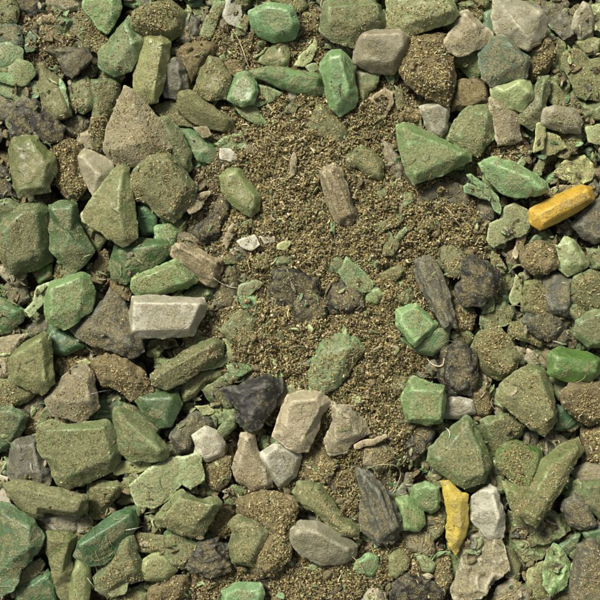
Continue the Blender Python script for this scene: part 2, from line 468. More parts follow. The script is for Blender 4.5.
# ------------------------------------------------------------------ the traced pieces
# one line per piece: colour+dust level+flags ; look ; outline in enlarged photo coordinates ; crest points
DATA = """
@0,0
M6 1r; mossy rounded chip; -30,-20 45,-10 68,40 60,80 20,95 -30,80
K4 0; charcoal angular chunk; 50,-15 160,-15 160,30 115,60 75,35
U5 1r; grey-green rounded chip; -30,85 20,75 60,100 85,150 75,190 20,170 -30,165
E2 0t; small emerald chip; 115,120 135,140 130,185 100,195 92,165
G4 2rt; mint curled film; -30,175 30,165 80,190 75,225 20,240 -30,250
G4 2rt; mint rounded film; 10,240 60,225 115,245 125,275 90,315 40,310 -20,290
G4 1t; wide mint folded film; -30,290 30,320 90,322 140,310 140,360 80,378 20,355 -30,320
A6 0t; pale tan flake; 150,70 190,55 215,80 190,150 150,140 125,115
E5 0; dark olive-green chip; 190,85 230,65 268,80 250,120 210,140 190,115
M8 1t; crumb-strewn moss plate; 305,40 345,70 405,150 370,200 290,170 230,140 250,100
T5 0; taupe strip; 165,-20 310,-20 300,30 250,42 200,20
G4 2; *the mint corner plate*broad mint green plate at the top edge, pointed at its lower end; 320,-20 440,-20 455,30 425,90 400,122 370,105 310,20; 335,0,.8 425,5,1 425,60,.9 400,95,.7
G4 0; small mint chip; 470,-20 550,-20 555,15 510,32 465,15
M8 2r; mossy crumb-dusted oblong lump; 505,55 560,22 640,5 690,40 680,110 640,140 560,135 505,105
G5 2; *the frayed mint chip*mint chip with a pale crumbly frayed edge, below the mint corner plate; 480,65 500,100 535,150 520,200 490,265 430,285 370,245 370,200 410,150; 475,95,.95 402,228,.85 440,260,.9 505,170,1
P5 2; *the upright sage chip*tall upright sage green chip with a long flat ridge, near the top edge; 545,130 600,135 635,160 625,250 590,380 540,388 500,350 505,270 530,180; 565,155,.9 545,335,.9 585,345,1 612,175,1
D5 2; *the dark-tipped shard*taupe shard with a dark broken lower face on crumb-covered chips; 170,185 330,185 345,220 270,290 235,260 215,215; 190,192,.8 315,195,1 255,240,.95
M9 1; crumb-covered green chip; 145,235 185,270 225,300 265,400 270,435 215,450 170,410 145,330
G1 2t; thin upright mint sliver; 225,298 245,330 258,410 235,395 218,340
M7 1r; mossy round lump; 270,300 320,290 350,330 348,400 310,420 265,400 252,350
M6 1; mossy oblong chip; 350,305 445,300 450,350 420,410 390,475 350,470 355,400
T6 2r; *the big taupe pyramid*large smooth taupe pyramid-shaped stone with a blunt upper tip; 470,330 500,345 600,460 640,550 565,625 430,612 390,560 405,480; 485,370,.75 555,540,1 430,560,.85
K4 1; *the charcoal ridge*rough charcoal grey ridge-shaped chunk near the left edge; 20,450 80,385 130,380 175,430 240,480 230,530 160,540 60,530; 90,410,.9 140,430,1 200,495,.8 70,490,.7
D5 1; dark grey flat shard; -20,390 60,385 95,375 130,400 80,430 20,450 -20,450
T4 0; taupe wedge; -20,335 25,360 55,395 20,415 -20,410
D6 0r; dark crumbly clod; 240,450 300,430 335,470 300,500 250,510
T4 0r; pale taupe pebble; 300,500 340,490 370,540 350,590 310,570 290,530
M9 1; crumb-dusted moss strip; 350,450 400,440 395,540 380,580 345,545
@150,0
D3 0; dark grey shard; 140,50 185,70 180,130 150,165 105,150
G6 1t; leaf-like green sliver; 250,5 278,10 240,100 220,145 192,130 205,85
W2 1t; crumpled white flake; 290,-10 330,5 342,50 325,95 295,85 275,60
M5 0t; narrow moss strip; 355,55 372,65 355,130 325,135 335,90
G4 2r; *the glossy mint lump*glossy mint green rounded lump with soil stuck on its left side; 375,45 440,18 530,35 555,95 540,135 470,150 410,125 385,90
M6 1; moss strip; 440,-20 575,-20 585,25 560,45 490,20
B8 0r; brown crumbly clod; 565,60 620,45 650,90 630,130 570,125
B6 1; brown wedge-shaped chip; 140,165 190,155 250,165 245,195 195,245 150,315 135,270 105,200; 150,180,.8 235,175,1 150,270,.8
D2 2; *the dark glassy chip*dark glassy grey chip with pale chipped edges; 60,235 105,222 130,260 140,325 105,370 60,360 42,290; 75,255,.85 110,250,.95 115,330,1 70,335,.7
M6 2; *the olive block*olive green blocky chip with a flat worn top, in a dark gap; 225,212 265,230 300,290 280,370 220,375 165,340 190,270; 225,230,.9 285,290,.9 260,350,1 190,335,.8
G4 3; *the dished mint scrap*dished mint green scrap with raised edges at the edge of the soil; 330,275 358,270 395,310 402,345 385,388 345,398 292,370 300,330
G4 2t; pointed mint strip; 295,365 345,388 382,390 418,440 440,462 400,462 340,425
G5 2t; torn mint plate; 385,325 430,328 487,350 452,380 400,394 372,380
G4 2; *the long mint bar*long flat mint green bar tapering to its left end; 380,275 440,258 520,262 600,275 650,285 660,340 620,360 540,345 450,310; 420,278,.8 630,295,1 620,335,.9 500,315,.8
M3 1; green triangular chip; 500,150 520,200 515,250 470,255 410,230 440,190; 490,175,.9 505,235,1 435,222,.8
P3 1t; thin sage flake; 560,225 600,190 610,215 575,250 545,245
M6 1t; leaf-shaped olive plate; 10,410 60,385 110,385 160,430 230,480 150,470 60,440
M8 2; *the crumb-topped olive bar*long olive bar with a crumb-filled groove along its top; 115,350 150,345 260,420 310,455 325,492 250,482 160,455 105,405; 125,365,.9 290,455,1 290,478,.8 125,400,.8
M5 2; sage-edged leaning green chip; 35,450 70,445 110,490 150,570 155,620 130,660 100,620 50,540; 55,460,.8 80,520,1 135,620,.9
G4 1; glossy mint wedge; 115,485 160,490 235,545 262,585 220,610 180,600 140,540; 140,500,.8 220,560,1 190,580,.9
G4 2t; small bright mint flake; 250,540 290,515 345,505 362,548 320,560 270,552
W1 1t; pale lilac-grey flake; 265,555 300,560 325,590 300,605 265,595
W1 2r; tiny white pebble; 518,345 540,338 552,360 540,378 518,370
A4 2t; tan leaf flake; 165,480 205,476 230,505 200,515
B6 1t; brown leaf flake; 285,235 320,228 350,255 330,290 295,270
E3 0; dark emerald chip; 125,-15 195,-15 190,20 150,28
M6 2t; small olive flake; 505,420 530,385 560,395 540,425
@300,0
M5 2; *the large olive block*large olive green block with sloping sides at the top edge; 95,10 280,0 305,40 325,70 310,100 235,130 205,175 120,155 78,120 80,60; 105,40,.9 285,25,1 295,65,.95 215,105,.9 110,90,.9
P6 2; *the wide sage plate*wide dusty sage green plate pointed at its right end, at the top edge; 330,-20 545,-20 595,55 560,85 400,128 310,112 330,60; 350,0,.6 530,0,1 565,55,1 400,95,.8 340,90,.6
T2 3r; *the smooth taupe brick*smooth taupe brick-shaped stone with rounded corners and a dented top; 235,122 370,120 402,145 395,200 350,268 270,262 205,230 215,160; 240,140,.9 370,138,1 380,180,1 240,192,.75 250,225,.85 345,240,.9 
G1 3; *the bright mint capsule*bright clean mint green capsule-like chip standing out from the soil; 120,195 150,193 190,235 215,370 205,395 150,430 115,400 95,310 78,240; 112,225,.9 148,222,1 182,345,1 178,375,.85 135,395,.9 110,310,.85
M4 1; mossy wedge with a thin tail; 205,245 250,260 297,270 280,330 250,345 235,430 220,380 205,300
G4 1t; mint corner flake; 392,240 365,300 340,312 320,285 350,265
B9 2r; *the crumb-coated boulder*big dark lump thickly coated in brown crumbs, tallest in the heap's upper half; 415,130 540,125 570,200 580,310 555,390 490,370 400,310 380,270 395,190
W3 2; white quartz-like chip; 452,405 520,388 556,408 552,480 525,518 488,495 470,450
B7 1; crescent brown flake; 370,430 410,405 460,420 440,460 400,450 375,460
M7 2; *the soil-smeared green wedge*dull green wedge smeared with soil and half buried in it; 65,400 110,430 160,470 182,520 150,555 70,520 38,470; 80,430,.9 150,490,1 130,530,.8
G4 3; *the big mint triangle*large flat mint green triangle with a sloping lower edge; 365,470 390,462 600,560 640,578 640,600 425,690 400,650 375,560; 388,490,.9 605,582,.95 430,655,.85
A3 1t; torn pale flake; 260,370 310,340 350,350 345,390 315,440 290,445 300,390
M5 0t; small moss strip; 355,325 385,340 390,395 365,410
P3 1t; pale sage flake; -5,215 50,165 62,185 30,230 0,245
P3 1t; tiny pale sage flake; 20,250 60,240 75,260 40,272
T4 1r; taupe stubby twig; 300,520 330,540 370,590 385,640 350,640 310,580
B9 0r; brown crumb clod; -10,30 40,20 75,60 60,120 10,125
@440,0
T4 3; *the hooked taupe stone*taupe stone with a hooked upper tip and curved dark underside; 80,45 105,40 120,65 195,130 150,180 70,208 18,190 20,150 65,85; 95,65,.8 125,105,1 140,150,.8 45,170,.7
M7 0r; mossy bean-shaped lump; 75,15 115,5 160,45 165,85 130,80 105,45
E3 0; dark emerald chip; 165,50 195,35 220,120 190,140 165,100
T2 3; *the big faceted taupe stone*big faceted taupe stone at the top edge with a pale sunlit right facet; 205,-5 290,0 385,45 397,110 370,160 325,188 285,165 215,125 198,60; 230,20,.75 370,55,.95 290,110,1 335,160,.8
M5 0; dark olive chip; 100,-20 190,-20 180,20 150,30
D4 1c; crumpled dark grey film; 350,20 400,0 450,30 490,80 490,135 460,150 420,110 385,60
T3 1; taupe upright stone; 535,15 560,25 575,70 575,130 535,145 497,110 500,70
P3 1c; pale sage folded film; 575,20 640,10 640,110 580,110
U5 3; *the teal-grey block*dusty teal-grey blocky chip with a broad flat top; 195,142 245,138 300,195 332,220 320,290 250,300 190,320 160,290 150,200; 200,170,.9 255,175,1 310,235,.9 225,280,.85
F5 1; lime-tinged green chip; 40,215 100,200 155,190 165,280 140,300 80,250 45,240
B9 2r; brown crumb-coated lump; 385,140 410,160 430,205 400,265 350,300 325,260 335,200
M4 1c; curled moss film; 440,155 465,170 450,260 485,310 488,370 450,408 410,380 415,300 430,240
P2 3; *the pale mint rock*pale mint rock-like chip with rounded corners; 195,330 290,300 335,310 348,360 310,415 250,400 195,370; 290,318,1 325,350,.95 235,345,.85 290,390,.8
M5 2; mossy elongated chip; 370,292 405,290 410,340 385,430 350,485 305,460 305,415 345,370; 385,310,.9 370,400,1 325,440,.9
B5 1; dark brown torn lump; 60,310 120,300 170,320 175,380 110,410 40,410 45,370
M5 2; *the rumpled moss chip*rumpled moss green chip with a split in its surface; 115,400 165,395 190,425 195,520 160,560 140,585 90,560 30,525 60,450; 120,430,.9 170,440,1 150,540,.9 60,515,.7
T5 2; pale taupe pillar-like stone; 185,375 205,365 290,430 305,520 265,535 220,540 205,470; 200,385,.8 250,450,1 265,520,.8
T5 2r; rough taupe brick; 390,415 420,402 500,415 528,450 525,490 470,490 385,460
M6 1t; wide dusty green film; 470,195 520,190 560,230 640,220 640,380 560,370 520,360 490,300 462,240
M4 1; small moss chip; 510,155 560,145 600,150 590,195 550,210 530,180
M4 1c; rolled moss film; 520,380 560,385 640,370 640,450 580,445 520,440
P3 2t; thin upright sage stick; 365,465 395,460 385,560 355,568
P4 1t; sage torn film; 390,500 440,510 470,550 420,575 385,580
M6 0c; olive crumpled film; 450,500 520,500 525,540 470,590 440,580
P4 1t; sage edge flake; 550,480 640,470 640,540 560,530
@0,150
M4 3; *the squarish moss block*squarish moss green block with a notched right side near the left edge; 30,-5 50,-50 130,-53 150,-20 205,30 210,80 185,130 190,155 130,165 75,175 55,120; 60,-15,.85 125,-25,.95 185,55,1 165,140,.85 85,150,.85
B9 1; crumb-smothered moss chip; 195,-10 245,-50 300,-20 300,80 325,140 275,192 230,155 205,110
T1 2r; *the smooth tan wedge*smooth pale tan wedge with a lengthwise ridge beneath the big taupe pyramid; 290,25 315,0 350,10 420,50 425,80 370,150 350,165 320,110; 308,25,.9 372,95,1 355,145,.7
M3 1r; green rounded chip; -20,200 40,190 80,215 60,260 0,295 -20,290
M5 2r; *the big mossy lump*big mossy rounded lump at the left edge, soil along its bottom; 20,270 80,215 150,195 175,225 180,340 180,410 120,445 40,460 0,390 0,310
E4 2; *the two-tone green block*two-tone green block, dusty above and dark emerald below; 190,210 240,195 285,205 295,280 350,375 310,430 270,460 215,400 190,370; 205,225,.9 278,220,.95 270,320,1 240,385,.85 320,375,.8
M4 3; *the moss pyramid*tall moss green pyramid with a bright upper tip and a dark right face; 440,55 475,62 500,200 512,325 460,360 400,320 315,265 310,240; 458,85,.75 452,230,1 468,325,.8
P3 1; pale sage chip; 300,265 340,290 400,330 370,375 330,350 300,310
M7 2; *the broad dusty plate*broad flat dusty moss plate directly below the big taupe pyramid; 505,80 570,20 640,20 700,90 735,140 720,200 650,265 590,240 560,200 500,180 495,120; 570,50,.9 640,50,1 700,140,.95 645,235,.85 530,140,.75
E2 1; small emerald chip; 520,215 550,215 585,255 575,310 535,318 510,270
E4 1; green boat-shaped chip; 430,360 500,340 620,340 650,370 600,420 520,460 470,500 420,480 412,420; 450,380,.9 590,360,1 470,460,.8
G5 2; *the mint flat chip*flat mint green chip with a ragged lower edge above the white slab; 500,485 560,455 660,415 700,450 735,490 700,515 660,520 600,548 520,550 495,520
G4 3; *the glossy sage block*glossy sage green block with a pale sloping right edge; 190,500 300,463 330,475 352,530 340,600 280,650 240,670 180,640 170,560; 200,520,.9 300,485,1 320,540,.95 300,595,.85 200,620,.8
E3 1; green angular chip; -20,555 40,572 92,600 82,640 30,682 -20,692; 0,580,.9 65,605,1 20,660,.8
P3 2t; thin pale mint strand-like strip; 95,602 128,572 142,515 183,500 190,518 160,572 112,622
D5 0; dark grey shard; 35,490 60,465 90,480 110,560 70,580 40,560 20,520
M8 0; soil-dusted moss chip; 215,410 270,450 290,470 240,490 200,500
F2 0; small leaf-green chip; 120,450 190,430 195,480 150,500
K4 0; charcoal shard; -20,50 30,80 50,120 55,160 80,180 20,180 -20,160
B6 0t; brown thin splinter; 370,390 400,385 405,440 380,500 345,490
B7 0r; brown crumbly clod; 400,480 450,510 500,510 480,560 430,550
@150,150
M4 2r; *the moss oval*oval moss green chip lying on the brown soil; 290,70 330,65 375,130 408,175 405,225 380,245 320,210 275,150 265,100
A4 2b; *the tan slab*elongated tan slab with a rough grain and cut ends; 90,365 125,352 200,385 265,420 255,480 235,510 200,500 120,430 88,395; 110,370,.9 245,425,1 235,485,.85 125,415,.8
K5 1r; charcoal crumb-coated log; 270,175 310,200 290,260 270,320 200,350 165,310 215,260
W1 3t; pointed grey-white flake; 330,345 365,328 390,320 410,355 380,375 345,362
W4 2t; pinkish-grey flake; 412,322 465,325 468,345 430,352
P2 2t; tiny pale mint flake; 478,355 510,342 527,350 505,375 480,372
E4 2; small dark emerald chip; 470,405 510,380 540,395 520,425 475,430
G5 2t; small mint flake; 345,280 375,265 370,310 345,335
A2 2t; tan splinter; 335,255 350,270 310,320 285,370 275,340 300,290
A4 2t; torn tan flake; 160,175 230,155 200,190 190,215 150,238 135,220
G5 1; soil-edged mint chip; 20,290 80,270 105,310 85,360 45,365 20,330
E2 0; small emerald chip; -10,235 20,245 25,275 -10,285
P4 2t; curled sage film; 335,510 400,490 420,500 380,540 345,552 330,540
G4 2t; small round mint flake; 335,555 380,550 395,580 350,592
E5 0; dark mossy chip; 110,550 180,510 240,520 235,555 170,560
K5 1r; *the buried charcoal lump*broad charcoal lump mostly buried in soil near the middle of the heap; 470,450 560,440 640,480 640,580 560,620 480,590 450,520
D6 0r; dark crumbly clod; 270,430 320,440 330,520 310,590 250,590 255,500
A3 2t; upright tan splinter; 540,10 550,40 540,95 530,95 527,50
M8 2t; soil-dusted olive flake; 380,410 430,390 465,410 440,440 390,440
D6 0r; dark pebble; 290,380 330,360 370,375 365,405 310,412
M7 1t; narrow olive leaf flake; 255,410 300,395 345,405 330,422 275,425
@300,150
A5 3b; *the tan wood-like stick*stubby tan wood-like stick standing on the soil; 75,80 125,57 150,80 185,180 208,240 190,275 145,278 115,230 85,140; 90,90,.9 125,72,.95 185,240,1 150,260,.8
M6 2; *the half-buried sage slab*sage green slab with its lower side half buried in soil; 160,35 230,-15 275,5 310,60 305,110 270,100 215,60 175,60
G4 3t; *the mint oval flake*thin mint oval flake with white rims in the middle of the heap; 175,408 225,450 268,495 265,525 230,528 180,510 150,460
G4 2r; small round mint chip; 250,530 290,518 310,540 285,575 245,570
G4 2t; tiny mint dot-like flake; 275,418 292,412 302,430 292,445 276,438
E6 2r; dark green pebble; 110,405 150,395 168,420 150,460 110,455
G4 3t; tiny bright mint sliver; 395,288 405,300 375,335 360,328
M7 2t; soil-dusted olive flake; 320,345 350,330 370,355 345,395 312,390
M6 2t; narrow olive flake; 295,470 370,435 390,450 350,490 310,500
M8 2t; ragged olive flake; 285,280 340,255 390,240 370,280 330,290 300,312
M8 2t; small olive flake; 445,270 480,262 500,290 470,312 442,300
G5 2t; tiny mint flake; 290,155 312,145 325,165 300,180
M6 2; small moss chip; 380,165 415,160 425,190 390,215
D4 2b; *the striped dark log*dark grey log-like shard with lengthwise stripes beside the soil; 440,410 500,400 530,470 560,580 580,660 540,660 480,560 440,480
D4 1t; dark grey flat strip; 460,165 520,125 590,130 590,160 520,170 440,200
M8 1r; soil-dusted olive lump; 525,360 560,350 600,370 630,420 600,470 560,470 525,420
K5 1r; charcoal crumb-dusted lump; 100,510 160,490 240,540 230,600 120,610
K5 1r; charcoal dusty clod; -20,560 60,550 100,580 90,640 -20,640
E7 1; dark green block; 370,540 415,518 432,550 400,580 372,570
@440,150
G4 3; *the mint boat-shaped chip*mint green boat-shaped chip with a ridge, left of the mustard yellow stick; 155,50 200,28 260,45 385,120 402,150 370,165 290,175 240,160 180,100; 195,52,.85 330,112,1 370,148,.9 250,135,.75
Y3 3r; *the mustard yellow stick*mustard yellow flattened stick with rounded ends near the right edge; 345,225 420,185 530,138 565,145 572,180 530,215 430,270 375,293 345,270; 365,240,.9 540,155,1 548,185,.95 385,272,.85
G4 3t; feathery long mint shred; 105,95 115,92 165,128 200,160 226,212 222,236 208,226 190,182 150,144
G4 3t; feathery short mint shred; 90,137 102,128 150,150 190,178 185,190 140,172 92,158
P4 2t; *the pale mint film*thin pale mint film with ragged edges below the mint boat-shaped chip; 250,215 280,205 325,230 342,270 320,310 250,335 200,360 180,330 190,280 230,265
K4 2; *the charcoal rock*rough charcoal black rock with pale crumbs in its pits; 90,415 130,398 180,425 225,470 210,530 150,580 80,575 60,520 85,470; 120,430,.9 190,470,1 150,540,.85 90,540,.7
B8 2r; brown crumb-coated round lump; 330,360 380,340 430,370 438,425 400,460 350,460 310,430 305,390
P3 2; *the pale sage wedge*pale sage green wedge in the right part beneath the mustard yellow stick; 470,330 500,340 555,430 480,470 445,440 440,375; 485,350,.9 530,425,1 465,430,.85
D4 1; *the grey edge rock*large dark grey rock cut off by the right edge; 520,260 570,190 640,180 640,330 580,345 530,320 500,280
D5 0; small dark grey shard; 545,120 580,105 600,140 580,180 560,150
P5 1c; pale olive crumpled film; 430,90 480,30 540,20 580,70 560,110 520,130 460,110
D4 1r; dark taupe lump; 385,480 440,460 490,490 500,560 470,620 400,600 370,540
M7 1r; dusty olive rounded lump; 500,480 560,455 640,480 640,600 560,620 495,560
M7 1; crumb-dusted olive chip; 320,500 360,490 420,540 440,600 380,640 310,600
P4 1t; twisted sage strip; 285,470 305,500 300,570 275,585 262,550 280,510
M7 1t; narrow olive flake; 185,400 215,395 250,445 235,460 200,430
A6 1t; tan short stick; 290,325 318,320 305,395 285,390
D4 1r; dark grey pebble; 140,200 180,175 205,210 195,255 150,250
D5 1t; grey-brown flat flake; -10,130 60,125 95,150 110,200 30,190 -10,170
M5 0; dark olive chip; 555,370 640,355 640,440 580,440
K4 0r; charcoal pebble; 440,280 480,258 502,290 480,320 445,315
G5 1t; small mint chip; 165,560 195,545 200,600 160,610
P3 1t; thin sage stick; 290,55 320,5 345,5 310,65
M5 1t; narrow moss stick; 345,100 375,25 400,20 385,70 360,110
A6 1t; tan leaf strip; 390,165 440,140 510,135 500,155 430,175
E3 1t; small emerald flake; 335,345 360,318 385,325 370,350
@0,300
D5 2; *the charcoal triangle*large charcoal grey crumb-dusted triangle left of the white slab; 350,40 390,0 410,-40 450,0 530,150 540,190 490,215 400,180 290,140 270,110; 400,0,.8 490,160,1 330,105,.75
E3 1r; glossy emerald lump; 190,95 240,110 300,140 310,170 250,200 200,195 178,140
M4 3; *the hexagonal moss block*moss green six-sided block with a flat top near the left edge; 60,190 165,125 185,150 195,240 205,310 160,350 100,330 35,290 35,230; 65,205,.9 163,145,1 180,300,.9 150,325,.75 60,280,.8
T5 1; taupe long stone; -20,160 50,135 100,130 60,190 35,230 35,285 -20,290
D4 0r; dark taupe pebble; 100,100 180,65 188,110 165,125 110,140
T6 3; *the taupe house-shaped stone*dusty taupe five-sided stone with a worn front facet; 270,255 310,245 345,270 360,340 372,400 310,455 200,430 170,380 200,330; 290,275,.85 335,290,.9 345,365,1 295,380,.95 205,370,.9
B7 2; *the crumb-topped grey chip*grey chip with crumbs on top and a smooth pale lower face; 345,225 400,205 480,230 540,270 570,340 540,362 490,372 440,330 380,315 345,270; 370,240,.9 480,250,1 520,310,.85 400,290,.9
M6 1; brownish olive chip; -20,300 60,305 140,345 100,380 30,410 -20,415
E4 1; dark green blocky chip; -20,410 50,400 105,435 80,490 40,550 -20,575
B6 0r; brown wrinkled lump; 90,460 130,430 160,400 165,440 140,490 95,505
M5 3; *the large moss plate*large moss green plate with a sloping lower right side; 150,470 200,450 260,470 400,453 430,490 455,580 420,640 250,712 215,690 185,610 145,560; 180,485,.8 395,478,.95 422,585,1 260,655,.9 200,590,.8
D2 1; *the plain grey chunk*plain grey angular chunk near the left edge; 45,525 140,515 160,570 195,650 190,685 60,685 30,650; 65,545,.9 130,535,1 160,640,.9 70,650,.8
M4 3; *the green prism wedge*green prism-like wedge with a sharp lengthwise ridge; 430,410 455,408 560,480 640,560 620,590 500,600 440,560; 448,425,.9 605,555,1 470,545,.75
M6 1; moss strip; 470,390 500,400 600,480 590,510 530,470 470,420
E2 2; *the dark emerald chip*dark glossy emerald chip with flat facets; 510,370 570,340 660,350 680,390 640,470 600,475 540,420; 550,370,.9 645,365,1 620,450,.85
E3 0; dark green chip; 370,370 450,350 465,390 430,450 340,450
B9 0r; crumbly brown clod; 210,210 270,200 335,230 330,270 250,285 205,260
P3 2t; tiny pale mint sliver; 290,232 320,220 342,235 310,250
D4 0; dark reddish-grey chip; 90,400 150,350 180,370 160,410 120,430
M5 1t; small curved moss strip; 150,430 180,400 195,440 160,470 145,460
@150,300
W3 3; *the white slab*pale grey-white rectangular slab, the palest block in the heap; -65,-10 0,-15 200,-5 210,20 190,70 160,130 100,135 0,138 -70,135 -75,100; -55,10,.95 190,14,1 150,105,.9 -60,112,.9
M6 3; *the olive log*long olive log-like bar lying below the white slab; 30,260 130,195 240,145 268,165 270,210 200,250 110,310 60,332 15,310 8,280; 40,280,.9 245,162,1 255,200,.9 75,312,.7
P3 1t; curved sage strip; 265,135 325,160 318,205 270,245 195,262 190,250 260,225 295,190 290,165
M4 1; green flat chip; 125,300 190,265 275,258 270,285 210,310 170,350 130,372
M5 1; yellowish-green wedge; 205,340 290,280 330,290 280,340 320,400 290,420 220,370
K1 3; *the black shard*glossy black triangular shard with sharp edges, the blackest piece; 275,340 330,325 390,300 445,290 490,300 490,345 460,400 420,470 380,490 330,450 320,400; 330,345,.75 440,312,1 420,380,.85 375,440,.8
M7 2; *the tan-green corner chip*tan-green chip whose right half sinks into the soil; 280,95 340,40 400,70 400,150 370,190 300,150 272,120
C3 3; *the cream stone*cream faceted stone below the soil mound; 520,360 570,345 640,350 680,390 640,430 620,500 590,565 540,560 465,510 480,450; 530,380,.85 620,370,1 640,395,.9 575,520,.85 500,490,.7
C5 2; *the tan drop-shaped stone*tan drop-shaped stone narrowing towards its top; 345,500 380,495 400,560 450,640 455,700 390,715 330,680 310,630 330,570
W3 2; *the quartz-like chip*white quartz-like chip stained with soil beneath the cream stone; 420,570 470,540 540,555 565,590 545,660 490,705 460,670 420,600
W3 2r; *the pale grey nugget*small rounded pale grey nugget with a notch; 165,510 210,480 250,500 275,540 270,580 215,600 170,580 180,545
D5 1r; dark brown pitted lump; 100,480 160,430 230,450 240,480 170,505 160,560 110,575 80,510
M4 2; small green bar; 300,430 325,440 320,475 275,515 250,500
P4 1t; small sage film; 170,400 220,395 240,420 200,430
M4 1c; crinkled green film; 0,150 80,140 100,170 50,180 30,215 0,210
G4 1; small mint chip; 330,-10 400,-10 405,20 360,30
G4 2t; small mint flake; 440,265 480,258 500,285 465,302
P5 1t; pale sage flake; 490,340 530,320 550,350 520,400 480,390
G4 1t; mint film scrap; 290,245 340,235 380,260 340,285 300,270
@300,300
G7 2; *the half-buried mint chip*mint chip with a bright left rim, its right half under crumbs; 80,145 160,130 215,150 235,180 200,240 150,310 90,350 50,345 35,270 55,210; 85,170,.8 75,230,.9 190,175,1 120,300,.85
G4 3; *the folded mint plate*folded mint green plate with a white-edged step across it; 365,40 435,15 515,90 490,120 430,170 385,120 362,90
G4 2; green lower folded chip; 370,140 430,170 500,110 555,110 550,170 500,205 440,200 390,170
G4 3; *the square mint block*square mint green block with a darker left side; 410,310 425,290 480,310 535,325 542,380 530,450 470,465 400,455 385,370; 420,335,.9 530,338,1 520,440,.95 412,440,.9
W3 2r; pale grey rounded pebble; 540,390 570,362 640,380 650,420 600,440 535,440
C4 2; *the split tan stone*tan stone with a smooth grey left face at the soil's lower edge; 120,385 180,400 240,450 260,500 200,530 170,570 110,575 95,520 130,450; 135,405,.8 180,440,1 215,500,.9 130,530,.8
A2 3t; thin tan stick; 205,545 260,525 320,505 325,515 260,545 210,557
T7 1r; brownish stone; 250,560 320,530 370,560 360,620 290,640 240,610
K5 1r; charcoal crumb-dusted lump; 400,470 470,460 500,500 470,560 420,600 390,540
M8 1r; soil-dusted moss lump; 335,290 380,270 405,300 390,340 340,335
K5 2r; *the crumb-dusted black lump*black lump dusted with crumbs beside the square mint block; 540,180 600,160 650,190 660,270 640,350 560,355 525,290
@440,300
M8 2r; *the crumbly green nugget*crumb-covered green nugget with a clean lower tip; 150,125 215,105 250,140 290,215 275,275 225,298 150,250 128,180
M6 3; *the great moss stone*very large moss-grey stone-like chip in the right part; 290,270 350,240 400,275 430,380 438,450 390,505 330,470 260,410 215,370 225,320; 305,295,.85 365,270,.95 415,430,1 375,475,.8 260,360,.8
F2 3r; *the bright green cylinder*bright leaf-green cylinder lying at the right edge; 415,200 450,183 560,205 598,225 595,275 560,300 480,302 410,275; 430,210,.9 580,230,.95 575,265,1 425,260,.85
T3 1r; tiny beige pebble; 330,185 350,195 372,240 345,250 322,220
M7 1r; mossy small lump; 40,130 110,115 130,145 110,175 50,160
B8 2; brown crumb-dusted chip; 450,350 480,315 600,310 640,330 640,440 570,470 500,430 455,385
M5 1; olive chip; 415,300 480,305 470,340 445,375 420,350
E2 1; dark emerald wedge; 440,395 490,415 520,455 480,485 435,485
B9 1r; brown crumb-coated lump; 45,30 110,20 130,60 115,105 60,110 40,70
M5 1c; crinkled moss film; 165,0 185,40 250,10 275,45 260,85 180,115 150,90
M7 0; dusty olive chip; 260,90 330,80 400,130 380,170 310,150 260,130
D5 1r; dark taupe lump; 320,60 400,20 450,50 468,100 420,150 370,140 310,80
K4 0; dark grey chunk; 390,130 460,110 490,135 460,180 400,170
M4 2; *the moss edge chip*moss green chip cut off by the right edge above the bright green cylinder; 510,80 580,40 640,30 640,170 560,175 505,130
M6 1; olive flat chip; 470,30 520,0 590,-10 570,50 510,75
B6 1; brown angular lump; 110,350 170,320 200,400 180,435 130,430
M5 3; *the square-faced moss stone*large moss-grey stone with a pointed top and a square worn face; 100,440 130,470 165,540 187,610 160,680 90,700 10,650 -45,600 -40,560 0,520; 100,465,.8 140,560,.95 155,640,1 80,665,.85 -15,590,.8
M6 1; mossy angular chip; 150,450 220,425 320,455 310,500 260,540 220,600 170,520
F8 2; *the lime-topped chip*crumb-dusted chip with a bare lime green top edge; 225,545 290,530 385,565 370,630 330,705 260,670 205,610
D2 0; grey glassy shard; 310,500 340,470 375,500 360,545 315,545
B9 1r; crumb-smothered brown lump; 540,490 600,470 640,480 640,620 560,600
M6 0; small mossy chip; 360,540 390,525 415,560 390,592 365,580
@0,440
W0 0t; white torn flake; -10,130 30,140 20,200 35,235 -10,235
M8 2; *the crumb-topped moss bar*moss green bar with brown crumbs along its top; 10,170 60,155 150,170 270,195 330,205 325,265 290,283 160,270 150,300 110,290 40,220
E4 3; *the big emerald-sided lump*very large lump at the left edge, dusty above and glossy emerald below; -20,240 40,250 130,305 165,360 140,420 80,480 50,560 0,580 -20,580; 10,270,.8 120,320,.9 120,390,1 40,450,.85
M5 1; *the small moss wedge*small moss wedge with a straight lower right edge; 335,165 440,155 465,170 410,240 370,287 335,270 330,210; 350,180,.8 445,170,1 370,265,.85
W4 0; lilac-grey flat stone; 150,290 230,275 290,285 285,345 200,340
T5 0r; small taupe pebble; 290,300 320,285 345,305 340,345 295,345
E3 3; *the emerald prism*long emerald prism with a dusty moss top and bright front; 300,380 400,300 470,262 500,265 510,320 470,380 390,460 340,465 285,425; 310,385,.9 485,278,1 498,315,.85 380,420,.7 320,425,.7
M5 2; long moss strip; 180,345 250,345 290,370 260,430 270,500 265,600 240,640 215,560 190,450 175,380; 195,365,.9 265,375,1 235,500,.9
M3 2r; smooth green bar; 290,445 330,470 335,540 325,620 270,620 268,500
M6 2t; olive leaf-shaped chip; 60,530 110,470 150,447 165,470 130,510 65,560
E4 1; emerald chip; 60,560 120,530 180,490 215,540 220,620 70,620
M7 2; *the leaning olive block*olive block leaning to the right with a crumb-dusted top; 470,350 500,360 530,470 535,520 470,540 400,590 360,560 355,520 420,430; 480,380,.9 510,480,1 400,560,.8 385,510,.9
